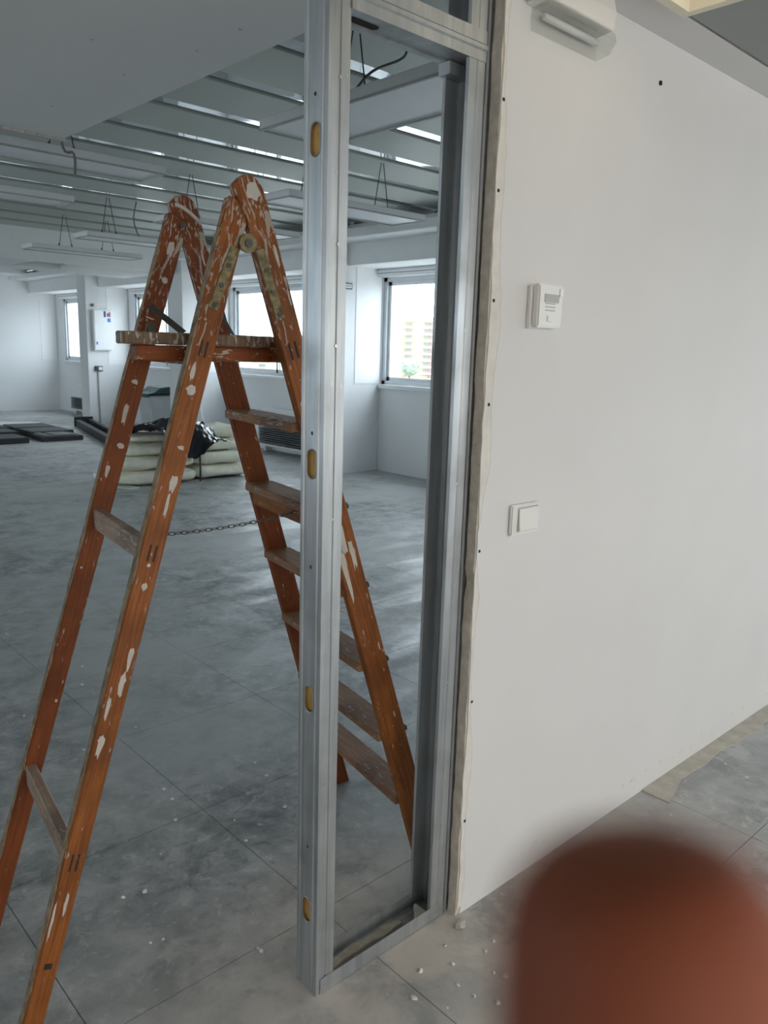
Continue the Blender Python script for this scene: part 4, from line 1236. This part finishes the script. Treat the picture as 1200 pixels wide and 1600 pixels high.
# ------------------------------------------------------------------ outside
GZ = -9.5
struct(box('ground', (WX + 3, 700, -500, 700, GZ - 1, GZ), 'ground_out'), 'pale street level outside the windows')
def block(cx, cy, wid, dep, z1, rz, mats, label, floors, cols):
    b = thing('apartment_building', (cx, cy, GZ), label, 'building', rz=rz)
    mw = Matrix.Translation((cx, cy, 0)) @ Matrix.Rotation(rz, 4, 'Z')
    n = len(mats)
    for k, mt in enumerate(mats):
        a, c = -wid / 2 + wid * k / n, -wid / 2 + wid * (k + 1) / n
        off = 1.2 if k % 2 else 0
        q = MB().box(off, dep, a, c, GZ, z1 - (1.5 if k % 2 else 0)); q.v = [mw @ x for x in q.v]
        q.build('facade', mt, b)
    fh = (z1 - GZ - 2.5) / floors
    slabm = MB().box(-1.4, 0.2, -2.1, 2.1, 0, 0.8).build('balcony', 'white_build'); sm = slabm.data; bpy.data.objects.remove(slabm)
    winm = MB().box(-0.10, 0.1, -1.3, 1.3, 0, 1.1).build('window_opening', 'shade_build'); wm = winm.data; bpy.data.objects.remove(winm)
    for f in range(floors):
        for c in range(cols):
            yy = -wid / 2 + wid * (c + 0.5) / cols
            k = int((yy + wid / 2) / wid * n)
            off = 1.2 if k % 2 else 0
            z = GZ + 1.6 + f * fh
            o = bpy.data.objects.new('balcony', sm); COL.objects.link(o); o.matrix_basis = mw @ Matrix.Translation((off, yy, z)); attach(o, b)
            o = bpy.data.objects.new('window_opening', wm); COL.objects.link(o); o.matrix_basis = mw @ Matrix.Translation((off, yy, z + 1.0)); attach(o, b)
def out_dir(px, py, dist):
    d = fwd * F_PX + rgt * (px - 600) - upv * (py - 800)
    d.normalize(); h = math.hypot(d.x, d.y)
    return EYE + d * (dist / h)
c = out_dir(652, 555, 330)
block(c.x, c.y, 44, 14, 16.6, math.radians(42), ['white_build', 'pink_build', 'cream_build', 'cream_build', 'white_build'], 'pale yellow and pink apartment block seen through the window right of the stud', 9, 6)
c = out_dir(115, 555, 190)
block(c.x, c.y, 40, 16, 7.0, math.radians(65), ['white_build'], 'low white building seen through the far left window', 5, 4)
c = out_dir(390, 555, 330)
block(c.x, c.y, 60, 16, 0.5, math.radians(50), ['white_build', 'pink_build'], 'low distant building seen through the window in the ladder top', 3, 6)
# tree in front of the block
c = out_dir(640, 572, 250)
tr = thing('street_tree', (c.x, c.y, GZ), 'hazy green tree in front of the apartment block', 'tree')
MB().tube([(c.x, c.y, GZ), (c.x, c.y, GZ + 4)], 0.3, 8).build('trunk', 'ruststeel', tr)
bm = bmesh.new(); bmesh.ops.create_icosphere(bm, subdivisions=3, radius=1)
rr = random.Random(3)
for v in bm.verts:
    v.co *= rr.uniform(0.8, 1.12); v.co = Vector((v.co.x * 2.9, v.co.y * 2.9, v.co.z * 2.6)) + Vector((c.x, c.y, GZ + 6.0))
me = bpy.data.meshes.new('crown'); bm.to_mesh(me); bm.free(); me.materials.append(M['tree'])
o = bpy.data.objects.new('crown', me); COL.objects.link(o); attach(o, tr)

# ------------------------------------------------------------------ the hand whose fingertip reaches before the lens
def cw_(x, y, z):          # point given from the eye: right, up, ahead (metres)
    return EYE + rgt * x + upv * y + fwd * z
hand = thing('person', cw_(0.03, -0.30, 0.02), 'blurred brown fingertip of the person holding the camera, bottom right corner', 'person')
chain = {'wrist': ((0.052, -0.200, -0.038), 0.025), 'heel': ((0.046, -0.160, -0.026), 0.027), 'palm': ((0.037, -0.118, -0.012), 0.026)}
fingers = {
    'index': [((0.022, -0.092, 0.006), 0.0110), ((0.0172, -0.066, 0.030), 0.0104), ((0.0152, -0.044, 0.041), 0.0100), ((0.0150, -0.0264, 0.0450), 0.0096), ((0.0146, -0.0214, 0.0455), 0.0083), ((0.0143, -0.0183, 0.0455), 0.0050)],
    'middle': [((0.036, -0.088, 0.002), 0.0105), ((0.038, -0.066, 0.018), 0.0093), ((0.039, -0.060, 0.008), 0.0085), ((0.039, -0.066, -0.006), 0.0070)],
    'ring': [((0.052, -0.094, -0.004), 0.0098), ((0.056, -0.075, 0.010), 0.0088), ((0.057, -0.070, 0.000), 0.0080), ((0.057, -0.076, -0.012), 0.0066)],
    'little': [((0.066, -0.106, -0.012), 0.0085), ((0.071, -0.092, -0.001), 0.0076), ((0.072, -0.088, -0.010), 0.0070), ((0.072, -0.093, -0.018), 0.0058)],
    'thumb': [((0.016, -0.128, -0.020), 0.0130), ((-0.004, -0.110, -0.018), 0.0105), ((-0.016, -0.094, -0.012), 0.0095), ((-0.022, -0.078, -0.008), 0.0075)]}
vs, es, rad = [], [], []
def addv(p, r):
    vs.append(tuple(cw_(*p))); rad.append(r); return len(vs) - 1
w = addv(*chain['wrist']); h_ = addv(*chain['heel']); pm = addv(*chain['palm'])
fo = addv((0.085, -0.330, -0.110), 0.036)
es += [(fo, w), (w, h_), (h_, pm)]
for nme, ch_ in fingers.items():
    prev = h_ if nme == 'thumb' else pm
    for p_, r_ in ch_:
        i = addv(p_, r_); es.append((prev, i)); prev = i
me = bpy.data.meshes.new('hand'); me.from_pydata(vs, es, []); 
ho_ = bpy.data.objects.new('hand', me); COL.objects.link(ho_)
md = ho_.modifiers.new('skin', 'SKIN'); md.branch_smoothing = 0.6; md.use_smooth_shade = True
for i, sv in enumerate(me.skin_vertices[0].data):
    sv.radius = (rad[i], rad[i]); sv.use_root = (i == pm)
sb = ho_.modifiers.new('smooth', 'SUBSURF'); sb.levels = 2; sb.render_levels = 2
me.materials.append(M['skin'])
attach(ho_, hand)
# nail on the far side of the fingertip
nl = MB()
pts = []
for i in range(7):
    for j in range(7):
        a = (i / 6 - 0.5) * 1.7; b = j / 6
        pts.append(cw_(0.0149 + 0.0085 * math.sin(a) * (0.75 + 0.25 * b), -0.039 + 0.012 * b, 0.0450 + 0.0086 * math.cos(a) + 0.0025 * b - 0.003 * b * b))
nl.add(pts, [(i * 7 + j, i * 7 + j + 1, i * 7 + j + 8, i * 7 + j + 7) for i in range(6) for j in range(6)])
nl.build('fingernail', 'nail', hand, smooth=True)
